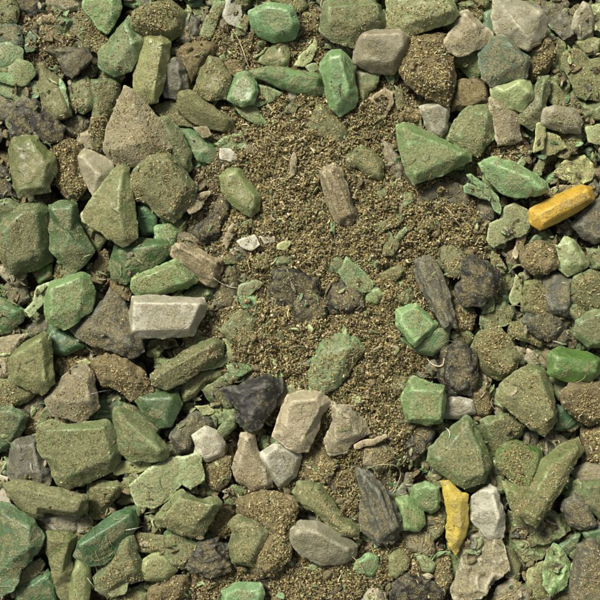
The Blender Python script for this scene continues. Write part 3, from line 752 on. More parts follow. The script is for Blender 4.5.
M7 2t; dusty olive strip; 490,370 520,350 640,370 680,400 640,420 500,410
P5 2r; pale sage rounded nugget; 540,450 600,420 640,440 658,490 620,525 550,520 530,480
P3 3t; crumpled sage shred; 400,530 440,510 480,530 470,570 420,585 385,560
P2 2t; pale sage double strip; 425,90 500,75 600,70 640,72 600,95 500,118 430,122
P4 3t; *the pale olive leaf plate*broad pale olive leaf-like plate with a notched right side; 490,170 560,110 640,70 700,65 745,45 750,90 760,150 715,180 680,155 640,210 580,250 520,245
M7 1; olive chip; 420,600 500,570 550,580 545,620 430,620
B7 1r; brown rounded lump; 565,560 640,520 700,515 700,560 660,620 560,620
@150,440
M5 3; *the green rhombus block*dusty green rhombus-shaped block with a sloping front; 20,295 100,200 120,190 180,225 250,215 265,240 190,370 120,355 25,310; 45,285,.8 120,212,.95 240,235,1 165,320,.95
M7 1; mossy rumpled chip; 0,370 80,360 170,385 195,400 130,480 80,470 40,420 0,410
K4 2b; charcoal faceted shard; 150,450 190,390 240,372 285,400 295,490 230,512 160,490 140,475; 190,410,.9 245,390,1 265,470,.9 180,475,.7
B8 0r; brown crumb clod; 210,320 260,260 310,270 300,350 250,375
B8 1r; crumb-covered brown lump; 190,80 300,65 300,140 260,185 215,170 185,120
B9 2; *the crumb-covered block*large brown block thickly covered with crumbs in the lower middle; 330,230 420,190 540,210 555,260 520,340 525,430 460,510 400,520 370,470 400,400 440,350 330,280
M6 3r; *the rounded moss lump*rounded moss green lump leaning on the crumb-covered block; 330,290 400,300 440,340 420,390 380,470 310,460 298,400 320,350 295,320
G4 2r; *the mint bottom-edge chip*smooth mint chip cut off by the bottom edge; 270,575 320,545 415,540 425,570 410,620 270,620
@300,440
T3 3r; *the smooth grey-brown rock*smooth elongated grey-brown rock lying among crumbs in the lower middle; -30,330 0,305 60,310 150,355 210,405 205,440 160,465 80,465 0,420 -30,380; -10,335,.8 60,335,1 185,410,.9 90,435,.7
M6 2; *the olive diagonal wedge*olive wedge running diagonally above the smooth grey-brown rock; 0,160 70,165 120,230 160,290 220,320 215,360 160,350 60,270 0,240 -25,200
B9 1r; brown crumb clod; 0,60 60,40 130,80 110,150 30,160
D4 3b; *the bark-like grey log*grey bark-like log with fibrous lengthwise grooves; 215,110 250,110 310,180 380,300 380,330 350,385 290,390 235,340 235,230; 235,130,.8 290,200,.95 355,320,1 290,365,.8
G4 3r; *the oblong mint pebble*oblong mint pebble beside the bark-like grey log; 365,225 400,215 460,280 465,310 440,335 385,330 375,280
G4 3; *the squarish emerald-mint chip*squarish bright mint chip left of the lemon yellow sliver; 425,180 470,158 515,175 520,250 490,272 440,255 420,215
U1 1; small dark teal chip; 360,190 385,160 400,180 395,215 362,215
G5 2; small mint blocky chip; 215,450 255,425 290,440 295,480 270,510 225,500 208,470
M6 2; sage-edged olive chip; 335,440 375,405 408,450 400,480 360,512 340,500
P3 2r; pale mint pebble; 435,430 470,430 505,470 495,495 465,490
T7 1; brownish grooved lump; 385,360 430,340 490,350 500,410 470,432 400,400
M8 1; dusty olive chip; 465,285 520,265 548,250 530,340 500,370 470,330
K4 1r; charcoal lump; 350,540 400,505 470,530 540,570 540,620 340,620
G4 2t; tiny mint flake; 25,480 45,465 65,475 50,490
B8 0r; brown clod; 500,450 550,440 562,520 530,560 500,520
T4 2r; tiny beige pebble; 460,508 482,498 500,512 482,526
@440,440
L3 3; *the lemon yellow sliver*lemon yellow curved sliver tapering at both ends; 5,155 28,152 66,190 100,206 102,310 92,360 72,400 62,432 38,400 30,340 34,280 22,220; 25,175,.8 70,225,.9 75,320,1 56,390,.8
W2 2; *the milky grey chip*milky grey glossy chip right of the lemon yellow sliver; 185,168 205,180 240,280 238,365 190,375 150,330 120,300 120,220 150,190; 190,190,.85 215,280,1 195,355,.8 150,270,.7
T5 3c; *the crumpled taupe film*crumpled taupe film with folded corners in the lower right part; 80,340 130,330 180,380 230,370 250,480 200,520 150,580 60,600 40,560 70,470 100,420 75,390
M6 3; *the long bent moss plate*long bent moss green plate rising to the upper right; 240,160 330,170 390,80 480,20 530,0 545,40 500,100 440,200 390,260 350,318 280,270 250,210
D5 2; dark dished stone; 470,225 500,205 550,240 585,320 540,335 490,320 460,260
M4 2; green angular edge chip; 540,160 640,150 640,330 590,280 545,240 530,190
T4 1r; taupe rounded stone; 500,120 560,90 640,90 640,155 540,160
M6 1c; dark olive crumpled film; 260,270 300,290 360,310 360,380 300,410 265,370
M4 1c; moss crinkled film; 350,330 400,260 470,300 490,340 450,360 400,380 360,380
M5 1c; olive folded film; 290,400 370,360 400,390 380,440 310,445
G4 2c; glossy green crumpled film; 430,390 470,430 492,490 460,550 410,580 385,540 390,460
P5 1r; sage-olive chip; 340,480 385,465 390,540 400,590 350,590 325,520
D6 2r; *the grey corner lump*large grey crumb-dusted lump in the lower right corner; 520,400 570,380 640,440 640,620 490,620 495,520
T7 1r; brownish taupe lump; 220,560 270,520 330,570 345,620 205,620
E3 1; emerald edge chip; 530,345 600,325 640,340 640,430 580,400
B8 0r; brown crumb clod; -10,450 30,440 45,520 20,560 -20,550
E4 0; dark emerald chip; 440,400 500,360 530,350 515,400 480,430
M5 1; mossy thin chip; 230,400 270,410 300,470 290,520 250,510
"""
NOUN = {'chip': ('plastic_chip', 'plastic chip'), 'block': ('plastic_block', 'plastic chip'),
        'plate': ('plastic_plate', 'plastic chip'), 'wedge': ('plastic_wedge', 'plastic chip'),
        'bar': ('plastic_bar', 'plastic chip'), 'prism': ('plastic_prism', 'plastic chip'),
        'strip': ('plastic_strip', 'plastic strip'), 'stick': ('thin_stick', 'stick'),
        'sliver': ('plastic_sliver', 'plastic sliver'), 'flake': ('flake', 'flake'),
        'film': ('film_scrap', 'plastic film'), 'shred': ('plastic_shred', 'plastic shred'),
        'scrap': ('plastic_scrap', 'plastic scrap'), 'stone': ('stone', 'stone'), 'rock': ('stone', 'stone'),
        'pebble': ('pebble', 'pebble'), 'nugget': ('nugget', 'pebble'), 'lump': ('coated_lump', 'lump'),
        'clod': ('soil_clod', 'clod'), 'chunk': ('chunk', 'chunk'), 'shard': ('shard', 'shard'),
        'splinter': ('splinter', 'splinter'), 'log': ('log_piece', 'log piece'), 'slab': ('slab', 'slab'),
        'brick': ('brick_shaped_stone', 'stone'), 'twig': ('twig', 'twig'), 'oval': ('oval_chip', 'plastic chip'),
        'pyramid': ('pyramid_chip', 'plastic chip'), 'capsule': ('plastic_capsule', 'plastic chip'),
        'triangle': ('plastic_triangle', 'plastic chip'), 'ridge': ('chunk', 'chunk'), 'tail': ('plastic_wedge', 'plastic chip'),
        'cylinder': ('plastic_cylinder', 'plastic chip'), 'boulder': ('coated_lump', 'lump')}
GROUP = {'plastic chip': 'shredded plastic chips in the heap', 'stone': 'stones among the chips',
         'flake': 'small flakes scattered on the heap', 'plastic film': 'film scraps in the heap',
         'lump': 'crumb-coated lumps in the heap', 'clod': 'soil clods between the chips',
         'pebble': 'pebbles among the chips', 'shard': 'dark shards in the heap',
         'plastic strip': 'plastic strips in the heap', 'stick': 'thin sticks in the heap'}
SC = 3.75
pieces = []
ox = oy = 0
for ln in DATA.strip().splitlines():
    if ln.startswith('@'):
        ox, oy = [float(t) for t in ln[1:].split(',')]
        continue
    f = [t.strip() for t in ln.split(';')]
    code, _, fl = f[0].partition(' ')
    lvl = int(fl[0])
    pts = [tuple(float(t) for t in p.split(',')) for p in f[2].split()]
    pts = [(ox + x / SC, oy + y / SC) for x, y in pts]
    q = []
    if len(f) > 3:
        q = [tuple(float(t) for t in p.split(',')) for p in f[3].split()]
        q = [(ox + x / SC, oy + y / SC, h) for x, y, h in q]
    d = {'mat': code[0], 'dust': int(code[1:]), 'lvl': lvl, 'fl': fl[1:], 'P': pts, 'Q': q, 'mark': None}
    if f[1].startswith('*'):
        _, d['mark'], d['label'] = f[1].split('*')
        d['noun'] = d['mark'].split()[-1]
    else:
        d['look'] = f[1]
        d['noun'] = f[1].split()[-1]
    A = area_of(pts)
    d['cx'] = sum(p[0] for p in pts) / len(pts)
    d['cy'] = sum(p[1] for p in pts) / len(pts)
    d['size'] = math.sqrt(abs(A))
    pieces.append(d)

# ---- labels: the look of each piece plus the nearest find-able neighbour
marks = [d for d in pieces if d['mark']]
SIDE = ['right of', 'lower right of', 'below', 'lower left of', 'left of', 'upper left of', 'above', 'upper right of']


def relation(d, m):
    a = math.degrees(math.atan2(d['cy'] - m['cy'], d['cx'] - m['cx']))
    s = SIDE[int(((a + 22.5) % 360) // 45)]
    return ('just ' if s in ('below', 'above') else 'to the ' if ' of' in s else '') + s + ' ' + m['mark']


used = set(d['label'] for d in marks)
for d in pieces:
    if d['mark']:
        continue
    near = sorted(marks, key=lambda m: (m['cx'] - d['cx']) ** 2 + (m['cy'] - d['cy']) ** 2)
    for m in near:
        lab = d['look'] + ' ' + relation(d, m)
        if lab not in used:
            break
    used.add(lab)
    d['label'] = lab

# ---- resting height of each piece: on the bed, on the soil mound, or leaning on the chips around it
LEVEL = {0: -7.0, 1: 2.0, 2: 8.5, 3: 13.0}
pieces.sort(key=lambda d: d['lvl'])
for i, d in enumerate(pieces):
    s = d['size']
    thin = 't' in d['fl']
    d['T'] = (2.2 + .045 * s) if thin else (3.0 if 'c' in d['fl'] else min(29.0, max(6.0, .60 * s)))
    z = LEVEL[d['lvl']] + rnd.uniform(-1.2, 1.2)
    if thin:
        z += 6
    mz = float(mound(np.array(d['cx']), np.array(d['cy'])))
    z = max(z, mz + (4.5 if thin else 3.0) - (.1 if thin else .72 if d['mat'] != 'K' and ('buried' in d['label'] or 'soil' in d['label']) else .5) * d['T'])
    d['z'] = z
    d['seed'] = i + 3

# ------------------------------------------------------------------ the ground under the heap
GS, GR = 3.0, 420
gx = np.arange(-GR, GR + .1, GS)
GX, GY = np.meshgrid(gx, gx)
PXX, PYY = GX + 300, 300 - GY
mnd = mound(PXX, PYY)
gz = np.where(mnd > 1.5, mnd + 2.0, -15 + (mnd / 1.5) * 18.5)
bed = np.full(GX.shape, -15.0)


def inside(P, X, Y):
    r = np.zeros(X.shape, bool)
    j = len(P) - 1
    for i in range(len(P)):
        xi, yi = P[i]
        xj, yj = P[j]
        c = ((yi > Y) != (yj > Y)) & (X < (xj - xi) * (Y - yi) / (yj - yi + 1e-9) + xi)
        r ^= c
        j = i
    return r


for d in pieces:                                   # soil packed under every piece carries it
    cx, cy = d['cx'], d['cy']
    P = [(cx + (x - cx) * .72, cy + (y - cy) * .72) for x, y in d['P']]
    msk = inside(P, PXX, PYY)
    bed[msk] = np.maximum(bed[msk], d['z'] + .8 + .1 * d['T'])
low = bed.copy()
bed = np.maximum(bed, gz)
for d in pieces:                                   # never through the top of a piece
    msk = inside(d['P'], PXX, PYY)
    cap = d['z'] + .35 * d['T']
    if mound(np.array(d['cx']), np.array(d['cy'])) < 6:
        bed[msk] = np.minimum(bed[msk], cap)
rough = np.array([[fbm(x / 16, y / 16, .3) for x in gx] for y in gx])
edge_fade = np.clip((GR - np.maximum(abs(GX), abs(GY))) / 60.0, 0, 1)
rough2 = np.array([[fbm(x / 6.5, y / 6.5, 7.3, 2) for x in gx] for y in gx])
bed = (bed + rough * 5.0 + rough2 * 3.6) * edge_fade - 15.0 * (1 - edge_fade)
ng = len(gx)
gv = np.stack([GX.ravel(), GY.ravel(), bed.ravel()], 1)
ii = (np.arange(ng - 1)[:, None] * ng + np.arange(ng - 1)[None, :]).ravel()
gf = np.concatenate([np.stack([ii, ii + 1, ii + ng + 1], 1), np.stack([ii, ii + ng + 1, ii + ng], 1)])
# flat apron round it
ap = 2000.0
k = len(gv)
corner = [0, ng - 1, ng * ng - 1, ng * (ng - 1)]
gv = np.concatenate([gv, [[-ap, -ap, -15], [ap, -ap, -15], [ap, ap, -15], [-ap, ap, -15]]])
extra = []
for j in range(4):
    a, b = corner[j], corner[(j + 1) % 4]
    extra += [[a, k + j, k + (j + 1) % 4], [a, k + (j + 1) % 4, b]]
gf = np.concatenate([gf, extra])
ground = link(bpy.data.objects.new('ground', mesh_from_arrays('ground', gv, gf, soil_material())))
ground['kind'] = 'structure'
ground['label'] = 'dark brown soil bed under the shredded plastic heap'

# ------------------------------------------------------------------ build the pieces
bv, bf, owner = [gv], [gf], [np.full(len(gf), -1)]
base_i = len(gv)
for idx, d in enumerate(pieces):
    zc = d['z'] + .5 * d['T']
    C = to_units(d['cx'], d['cy'], zc)
    out = [to_units(x, y, zc) for x, y in d['P']]
    out = [(x - C[0], y - C[1]) for x, y in out]
    Q = [(to_units(x, y, zc)[0] - C[0], to_units(x, y, zc)[1] - C[1], h) for x, y, h in d['Q']]
    if area_of(out) < 0:
        out = out[::-1]
    out = inset(out, -(3.2 if 'r' in d['fl'] else 2.3) * min(1.0, d['size'] / 22))   # the rounding of the edges takes this away again
    el = 2.3 if d['size'] > 14 else 1.7
    V, F = chip_mesh(out, Q, d['T'], d['fl'], d['seed'], el, .22 if d['mat'] in 'YLW' else .42 if d['mat'] in 'GEPFU' and d['dust'] < 6 else (1.7 if d['mat'] == 'K' else 1.1 if d['mat'] in 'BD' else .65))
    if 't' not in d['fl']:                          # tipped: one side tucked under its neighbours, the other raised
        sl = rnd.uniform(.08, .20) if d['Q'] else rnd.uniform(.12, .38)
        if d['lvl'] == 0:
            sl *= .5
        an = rnd.uniform(0, 6.283)
        V[:, 2] += sl * (V[:, 0] * math.cos(an) + V[:, 1] * math.sin(an))
    mat = MATS['bark'] if 'bark-like' in d['label'] or 'striped' in d['label'] else MATS[d['mat']]
    nm, cat = NOUN[d['noun']]
    if d['mat'] in 'TA' and nm.startswith(('pyramid', 'plastic_wedge')):
        nm, cat = 'stone', 'stone'
    o = link(bpy.data.objects.new(nm, mesh_from_arrays(nm, V, F, mat)))
    o.location = (C[0] * PX, C[1] * PX, d['z'] * PX)
    col = COL[d['mat']]
    j = rnd.uniform(.84, 1.16)
    hue = rnd.uniform(-.04, .15) * (1 if d['mat'] in 'GMEPUF' else .3)
    gm = rnd.uniform(0, .24) if d['mat'] in 'MEUP' else rnd.uniform(0, .10) if d['mat'] == 'G' else 0
    col = [c0 * (1 - gm) + g0 * gm for c0, g0 in zip(col, (.185, .17, .11))]
    o.color = (col[0] * j * (1 + hue), col[1] * j, col[2] * j * (1 - hue), d['dust'] / 9.0)
    tag(o, d['label'], cat, GROUP.get(cat))
    bv.append(V + np.array([C[0], C[1], d['z']]))
    bf.append(F + base_i)
    owner.append(np.full(len(F), idx))
    base_i += len(V)

# ------------------------------------------------------------------ the rest of the heap: chips too deep or too many to tell apart
variants = []
for k in range(14):
    n = rnd.randint(5, 7)
    el = rnd.uniform(.45, 1.0)
    ph = rnd.uniform(0, 6.28)
    pts = []
    for a in range(n):
        t = ph + 6.283 * (a + rnd.uniform(-.25, .25)) / n
        rr = rnd.uniform(.8, 1.15) * 20
        pts.append((math.cos(t) * rr, math.sin(t) * rr * el))
    variants.append(chip_mesh(pts, [], rnd.uniform(9, 15), '' if k % 3 else 'r', 900 + k, 4.2))
fv, ff, ft, nb = [], [], [], 0
CH = 'GMMMMEPTTBBKDDMMPF'
spots = []
for k in range(1500):                                   # low layer seen through the gaps
    x, y = rnd.uniform(-330, 330), rnd.uniform(-330, 330)
    if mound(np.array(300 + x), np.array(300 - y)) > 5:
        continue
    s, z = rnd.uniform(.3, .95), rnd.uniform(-14, 4)
    for d in pieces:
        if abs(d['cx'] - 300 - x) < d['size'] * .8 and abs(300 - d['cy'] - y) < d['size'] * .8:
            z = min(z, d['z'] + .35 * d['T'] - 13 * s)
    spots.append((x, y, max(z, -22), s))
for k in range(700):                                   # the heap goes on outside the picture
    a = rnd.uniform(-395, 395)
    b = rnd.uniform(318, 395) * rnd.choice((-1, 1))
    x, y = (a, b) if rnd.random() < .5 else (b, a)
    spots.append((x, y, rnd.uniform(-10, 9), rnd.uniform(.7, 1.3)))
for (x, y, z, s) in spots:
    V, F = variants[rnd.randrange(len(variants))]
    t = rnd.uniform(0, 6.28)
    c, sn = math.cos(t), math.sin(t)
    W = V * s
    tl, tl2 = rnd.uniform(-.35, .35), rnd.uniform(-.35, .35)
    W = np.stack([W[:, 0] * c - W[:, 1] * sn, W[:, 0] * sn + W[:, 1] * c, W[:, 2]], 1)
    W[:, 2] += W[:, 0] * tl + W[:, 1] * tl2
    W += np.array([x, y, z])
    col = COL[CH[rnd.randrange(len(CH))]]
    j = rnd.uniform(.75, 1.1)
    fv.append(W)
    ff.append(F + nb)
    ft.append(np.tile([col[0] * j, col[1] * j, col[2] * j, rnd.uniform(.3, .9)], (len(W), 1)))
    nb += len(W)
fv, ff, ft = np.concatenate(fv), np.concatenate(ff), np.concatenate(ft)
fo = link(bpy.data.objects.new('buried_chips', mesh_from_arrays('buried_chips', fv, ff, MATS['fill'], ft)))
tag(fo, 'smaller mixed chips deep in the gaps between the upper pieces', 'plastic chips', kind='stuff')
bv.append(fv)
bf.append(ff + base_i)
owner.append(np.full(len(ff), -2))
base_i += len(fv)

# ------------------------------------------------------------------ hair-like fibres
ALLV, ALLF, OWN = np.concatenate(bv), np.concatenate(bf), np.concatenate(owner)
bvh = BVHTree.FromPolygons(ALLV.tolist(), ALLF.tolist(), all_triangles=True)


def surf(x, y):
    h = bvh.ray_cast(Vector((x, y, 200)), Vector((0, 0, -1)))
    return h[0].z if h[0] else 0.0


FIBRE = [  # points in photo pixels, radius, lift of the middle, colour, label
    ([(365, 467), (375, 464.5), (389, 464), (398, 468), (402, 477), (397, 487), (392, 496)], .6, 4, (.42, .37, .24), 'pale arched fibre looping over the bark-like grey log'),
    ([(214, 278), (221, 283), (230, 287), (237, 288)], .55, 1.5, (.62, .60, .48), 'pale straight fibre at the lower end of the tan slab'),
    ([(427, 357), (431, 363), (437, 366), (442, 364), (443, 358)], .7, 2, (.60, .53, .38), 'curved cream fibre below the folded mint plate'),
    ([(442, 427), (446, 428), (448, 432), (447, 437)], .55, 2, (.62, .58, .42), 'tiny hooked fibre to the lower right of the square mint block'),
    ([(95, 392), (103, 391), (117, 391)], .35, 1, (.66, .66, .58), 'fine whitish fibre beside the taupe house-shaped stone'),
    ([(371, 421), (375, 417), (378, 410), (378, 406)], .8, 1, (.50, .36, .24), 'pinkish curled fibre in the soil left of the square mint block'),
    ([(270, 183), (275, 180), (281, 179), (286, 180)], .8, 1, (.58, .48, .30), 'tan curled fibre on the soil right of the moss oval'),
    ([(88, 577), (92, 583), (94, 589)], .5, 1.5, (.66, .66, .60), 'short white fibre by the smooth green bar'),
    ([(128, 527), (134, 526), (140, 526), (143, 528)], .5, 1.5, (.66, .66, .58), 'short white fibre on the right end of the emerald prism'),
    ([(232, 28), (238, 38), (243, 50), (247, 62), (251, 70)], .6, 2, (.40, .32, .17), 'brown rootlet left of the glossy mint lump'),
    ([(443, 205), (450, 212), (457, 222), (465, 228)], .55, 1.5, (.45, .38, .22), 'tan rootlet on the soil beside the pale mint film'),
    ([(52, 340), (53, 333), (56, 329)], .3, 1, (.6, .62, .5), 'fine hair under the glossy sage block'),
    ([(352, 555), (358, 561), (363, 568), (366, 574)], .5, 1, (.42, .33, .18), 'brown rootlet below the smooth grey-brown rock'),
]
for pts, rad, lift, col, lab in FIBRE:
    W = [Vector(to_units(*p)) for p in pts]
    # resample smoothly
    path = []
    for i in range(len(W) - 1):
        p0, p1, p2, p3 = W[max(i - 1, 0)], W[i], W[i + 1], W[min(i + 2, len(W) - 1)]
        for t in (0, .25, .5, .75):
            path.append(.5 * ((2 * p1) + (p2 - p0) * t + (2 * p0 - 5 * p1 + 4 * p2 - p3) * t * t + (3 * p1 - p0 - 3 * p2 + p3) * t ** 3))
    path.append(W[-1])
    zs = [surf(p.x, p.y) for p in path]
    zs = [max(zs[max(0, i - 2):i + 3]) for i in range(len(zs))]
    zs = [sum(zs[max(0, i - 2):i + 3]) / len(zs[max(0, i - 2):i + 3]) for i in range(len(zs))]
    L = len(path)
    pv, pf = [], []
    org = Vector((path[0].x, path[0].y, zs[0]))
    for i, p in enumerate(path):
        a = path[max(i - 1, 0)]
        b = path[min(i + 1, L - 1)]
        tdir = (b - a).normalized()
        nx, ny = -tdir.y, tdir.x
        z = zs[i] + rad * .4 + lift * math.sin(math.pi * i / (L - 1))
        rr = rad * (.55 + .45 * math.sin(math.pi * (i + .5) / L))
        for s in range(6):
            an = s * math.pi / 3
            pv.append((p.x + nx * math.cos(an) * rr - org.x, p.y + ny * math.cos(an) * rr - org.y, z + math.sin(an) * rr - org.z))
        if i:
            for s in range(6):
                q0, q1 = (i - 1) * 6 + s, (i - 1) * 6 + (s + 1) % 6
                pf += [[q0, q1, q1 + 6], [q0, q1 + 6, q0 + 6]]
    e = (L - 1) * 6
    for s in range(1, 5):
        pf += [[0, s + 1, s], [e, e + s, e + s + 1]]
    o = link(bpy.data.objects.new('fibre', mesh_from_arrays('fibre', np.array(pv), np.array(pf), MATS['A'])))
    o.location = org * PX
    o.color = tuple(.72 * c0 for c0 in col) + (.35,)
    tag(o, lab, 'fibre', 'loose fibres on the heap')

# ------------------------------------------------------------------ torn shreds and little clods caught between the chips
svar = []
for k in range(18):
    n = rnd.randint(4, 7)
    el = rnd.uniform(.2, .9) if k % 2 else rnd.uniform(.14, .35)
    pts = []
    for a in range(n):
        tt = 6.283 * (a + rnd.uniform(-.3, .3)) / n
        rr = rnd.uniform(.6, 1.3) * (6 if k % 2 else 8)
        pts.append((math.cos(tt) * rr, math.sin(tt) * rr * el))
    clod = k >= 14
    V, F = chip_mesh(pts, [], rnd.uniform(5, 8) if clod else rnd.uniform(1.1, 2.0), 'r' if clod else 't', 700 + k, 2.6, 1.0)
    if not clod:                                     # curl it
        ka = rnd.uniform(-.07, .07)
        kb = rnd.uniform(-.05, .05)
        V[:, 2] += ka * V[:, 0] ** 2 + kb * V[:, 1] ** 2 + rnd.uniform(-.03, .03) * V[:, 0] * V[:, 1]
    svar.append((V, F, clod))
SCH = 'MMMMPPPGGTTBBAAKDE'
sv, sf, st_, nb = [], [], [], 0
for k in range(15000):
    x, y = rnd.uniform(-345, 345), rnd.uniform(-345, 345)
    h = bvh.ray_cast(Vector((x, y, 200)), Vector((0, 0, -1)))
    if h[0] is None:
        continue
    w = OWN[h[2]]
    m_ = float(mound(np.array(300 + x), np.array(300 - y)))
    if w == -1:
        p, s = (.50, rnd.uniform(.3, .7) if rnd.random() < .8 else rnd.uniform(.7, 1.5)) if m_ > 4 else (.8, rnd.uniform(.5, 1.6))
    elif w == -2:
        p, s = .85, rnd.uniform(.5, 1.4)
    else:
        d = pieces[w]
        if d['mat'] in 'YLW':
            continue
        p, s = (.05 if d['dust'] > 5 else .008) + (.08 if m_ > 8 and d['dust'] > 5 else 0), rnd.uniform(.3, .7)
        if d['lvl'] == 0:
            p, s = .4, rnd.uniform(.4, 1.2)
        elif d['lvl'] == 1:
            p, s = .14, rnd.uniform(.4, 1.1)
    if rnd.random() > p:
        continue
    V, F, clod = svar[rnd.randrange(len(svar))]
    nrm = (h[1] + Vector((rnd.gauss(0, .4), rnd.gauss(0, .4), rnd.gauss(0, .2)))).normalized()
    if nrm.z < .2:
        nrm.z = .2
        nrm.normalize()
    q = nrm.to_track_quat('Z', 'Y').to_matrix()
    an = rnd.uniform(0, 6.283)
    c_, s_ = math.cos(an), math.sin(an)
    R = np.array(q) @ np.array([[c_, -s_, 0], [s_, c_, 0], [0, 0, 1]])
    W = (V * s) @ R.T + np.array([h[0].x, h[0].y, h[0].z - (1.2 * s if clod else .2)])
    col = (.15, .115, .05) if clod else COL[SCH[rnd.randrange(len(SCH))]]
    j = rnd.uniform(.7, 1.15)
    sv.append(W)
    sf.append(F + nb)
    st_.append(np.tile([col[0] * j, col[1] * j, col[2] * j, .95 if clod else rnd.uniform(.2, .7)], (len(W), 1)))
    nb += len(W)
NSH = len(sv)
sv, sf, st_ = np.concatenate(sv), np.concatenate(sf), np.concatenate(st_)
so_ = link(bpy.data.objects.new('plastic_shreds', mesh_from_arrays('plastic_shreds', sv, sf, MATS['fill'], st_)))
tag(so_, 'small torn shreds and clods filling the gaps between the chips', 'plastic shreds', kind='stuff')
# matted hair-thin rootlets and frayed strands, in tufts
tv, tf, tt_, nb = [], [], [], 0
TUFTS = [(228, 38, 16, 26), (335, 98, 18, 22), (560, 172, 24, 40), (392, 418, 22, 22), (108, 548, 18, 16), (350, 432, 30, 22),
         (475, 195, 26, 30), (230, 132, 22, 16), (505, 300, 24, 18), (245, 235, 30, 20), (400, 215, 45, 36), (330, 330, 50, 30),
         (165, 500, 16, 12), (530, 545, 26, 24), (430, 545, 20, 16), (300, 300, 300, 150), (275, 150, 40, 24), (60, 40, 26, 16)]
for (fx, fy, fr, fn) in TUFTS:
    for k in range(fn):
        p = Vector(to_units(rnd.gauss(fx, fr * .5), rnd.gauss(fy, fr * .5))) if fr < 200 else Vector((rnd.uniform(-300, 300), rnd.uniform(-300, 300)))
        hd = rnd.uniform(0, 6.283)
        tw = rnd.uniform(-.35, .35)
        Ls = rnd.randint(4, 9)
        path = []
        for s in range(Ls):
            path.append(p.copy())
            hd += tw + rnd.uniform(-.3, .3)
            p = p + Vector((math.cos(hd), math.sin(hd))) * rnd.uniform(1.4, 2.6)
        zs = [surf(q_.x, q_.y) for q_ in path]
        zs = [max(zs[max(0, i - 1):i + 2]) for i in range(Ls)]
        if max(zs) - min(zs) > 9:
            continue
        rad = rnd.uniform(.22, .5)
        for i, q_ in enumerate(path):
            dd_ = (path[min(i + 1, Ls - 1)] - path[max(i - 1, 0)]).normalized()
            z = zs[i] + .5 + 1.6 * math.sin(math.pi * i / (Ls - 1))
            r_ = rad * (1 - .5 * i / Ls)
            tv += [(q_.x - dd_.y * r_, q_.y + dd_.x * r_, z), (q_.x + dd_.y * r_, q_.y - dd_.x * r_, z), (q_.x, q_.y, z + 1.5 * r_)]
            if i:
                for s in range(3):
                    a, b = nb + (i - 1) * 3 + s, nb + (i - 1) * 3 + (s + 1) % 3
                    tf += [(a, b, b + 3), (a, b + 3, a + 3)]
        col = rnd.choice([(.36, .29, .15), (.27, .22, .10), (.45, .40, .26), (.20, .24, .10), (.16, .12, .06)])
        tt_ += [col + (.1,)] * (3 * Ls)
        nb += 3 * Ls
to_ = link(bpy.data.objects.new('root_fibres', mesh_from_arrays('root_fibres', np.array(tv), np.array(tf), MATS['fill'], np.array(tt_))))
tag(to_, 'matted hair-thin brown rootlets and frayed strands over the heap', 'root fibres', kind='stuff')
ALLV = np.concatenate([ALLV, sv])
ALLF = np.concatenate([ALLF, sf + base_i])
OWN = np.concatenate([OWN, np.full(len(sf), -3)])
bvh = BVHTree.FromPolygons(ALLV.tolist(), ALLF.tolist(), all_triangles=True)

# ------------------------------------------------------------------ crumbs of soil and ground plastic
NC = 430000
cx = nrg.uniform(-352, 352, NC)
cy = nrg.uniform(-352, 352, NC)
md = mound(cx + 300, 300 - cy)
dens_soil = np.clip(md / 9.0, 0, 1) ** 1.3
u = nrg.uniform(0, 1, NC)
pos, nor, sca, layer = [], [], [], []
dust_of = [d['dust'] for d in pieces]
thin_of = ['t' in d['fl'] for d in pieces]
lvl_of = [d['lvl'] for d in pieces]
down = Vector((0, 0, -1))
for i in range(NC):
    h = bvh.ray_cast(Vector((cx[i], cy[i], 200)), down)
    if h[0] is None:
        continue
    w = OWN[h[2]]
    up = h[1].z
    cl = noise.noise(Vector((cx[i] / 15, cy[i] / 15, 4.4)))
    cl2 = noise.noise(Vector((cx[i] / 5, cy[i] / 5, 8.4)))
    clump = max(0.05, 1 + 1.1 * cl + .8 * cl2)
    s = 1.0
    if w == -1:
        p = .12 + .88 * dens_soil[i]
    elif w == -3:
        p = .05 + .45 * dens_soil[i] * max(0, clump - .7)
        s = .6
    elif w == -2:
        p = .10 + .25 * max(0, clump - 1)
        s = .7
    else:
        dd = dust_of[w] / 9.0
        clump = max(0.0, .75 + 1.5 * cl + 1.4 * cl2)
        p = .012 + 1.1 * dd ** 2.1 * clump
        if dens_soil[i] > .3 and dust_of[w] > 3:
            p += .35 * dens_soil[i] * max(0, clump - .45)
        s = .30 + .60 * dd ** 2
    if up < .85 and w >= 0:
        p *= max(0.0, (up - .5) / .35)
    if u[i] < p:
        pos.append(h[0][:])
        nor.append(h[1][:])
        sca.append(s)
        layer.append(dens_soil[i] if w == -1 else (.4 if w >= 0 and dust_of[w] > 7 else 0))
pos, nor, sca, layer = np.array(pos), np.array(nor), np.array(sca), np.array(layer)
n = len(pos)
pos[:, 2] += nrg.uniform(0, 1, n) ** 1.5 * 3.2 * layer
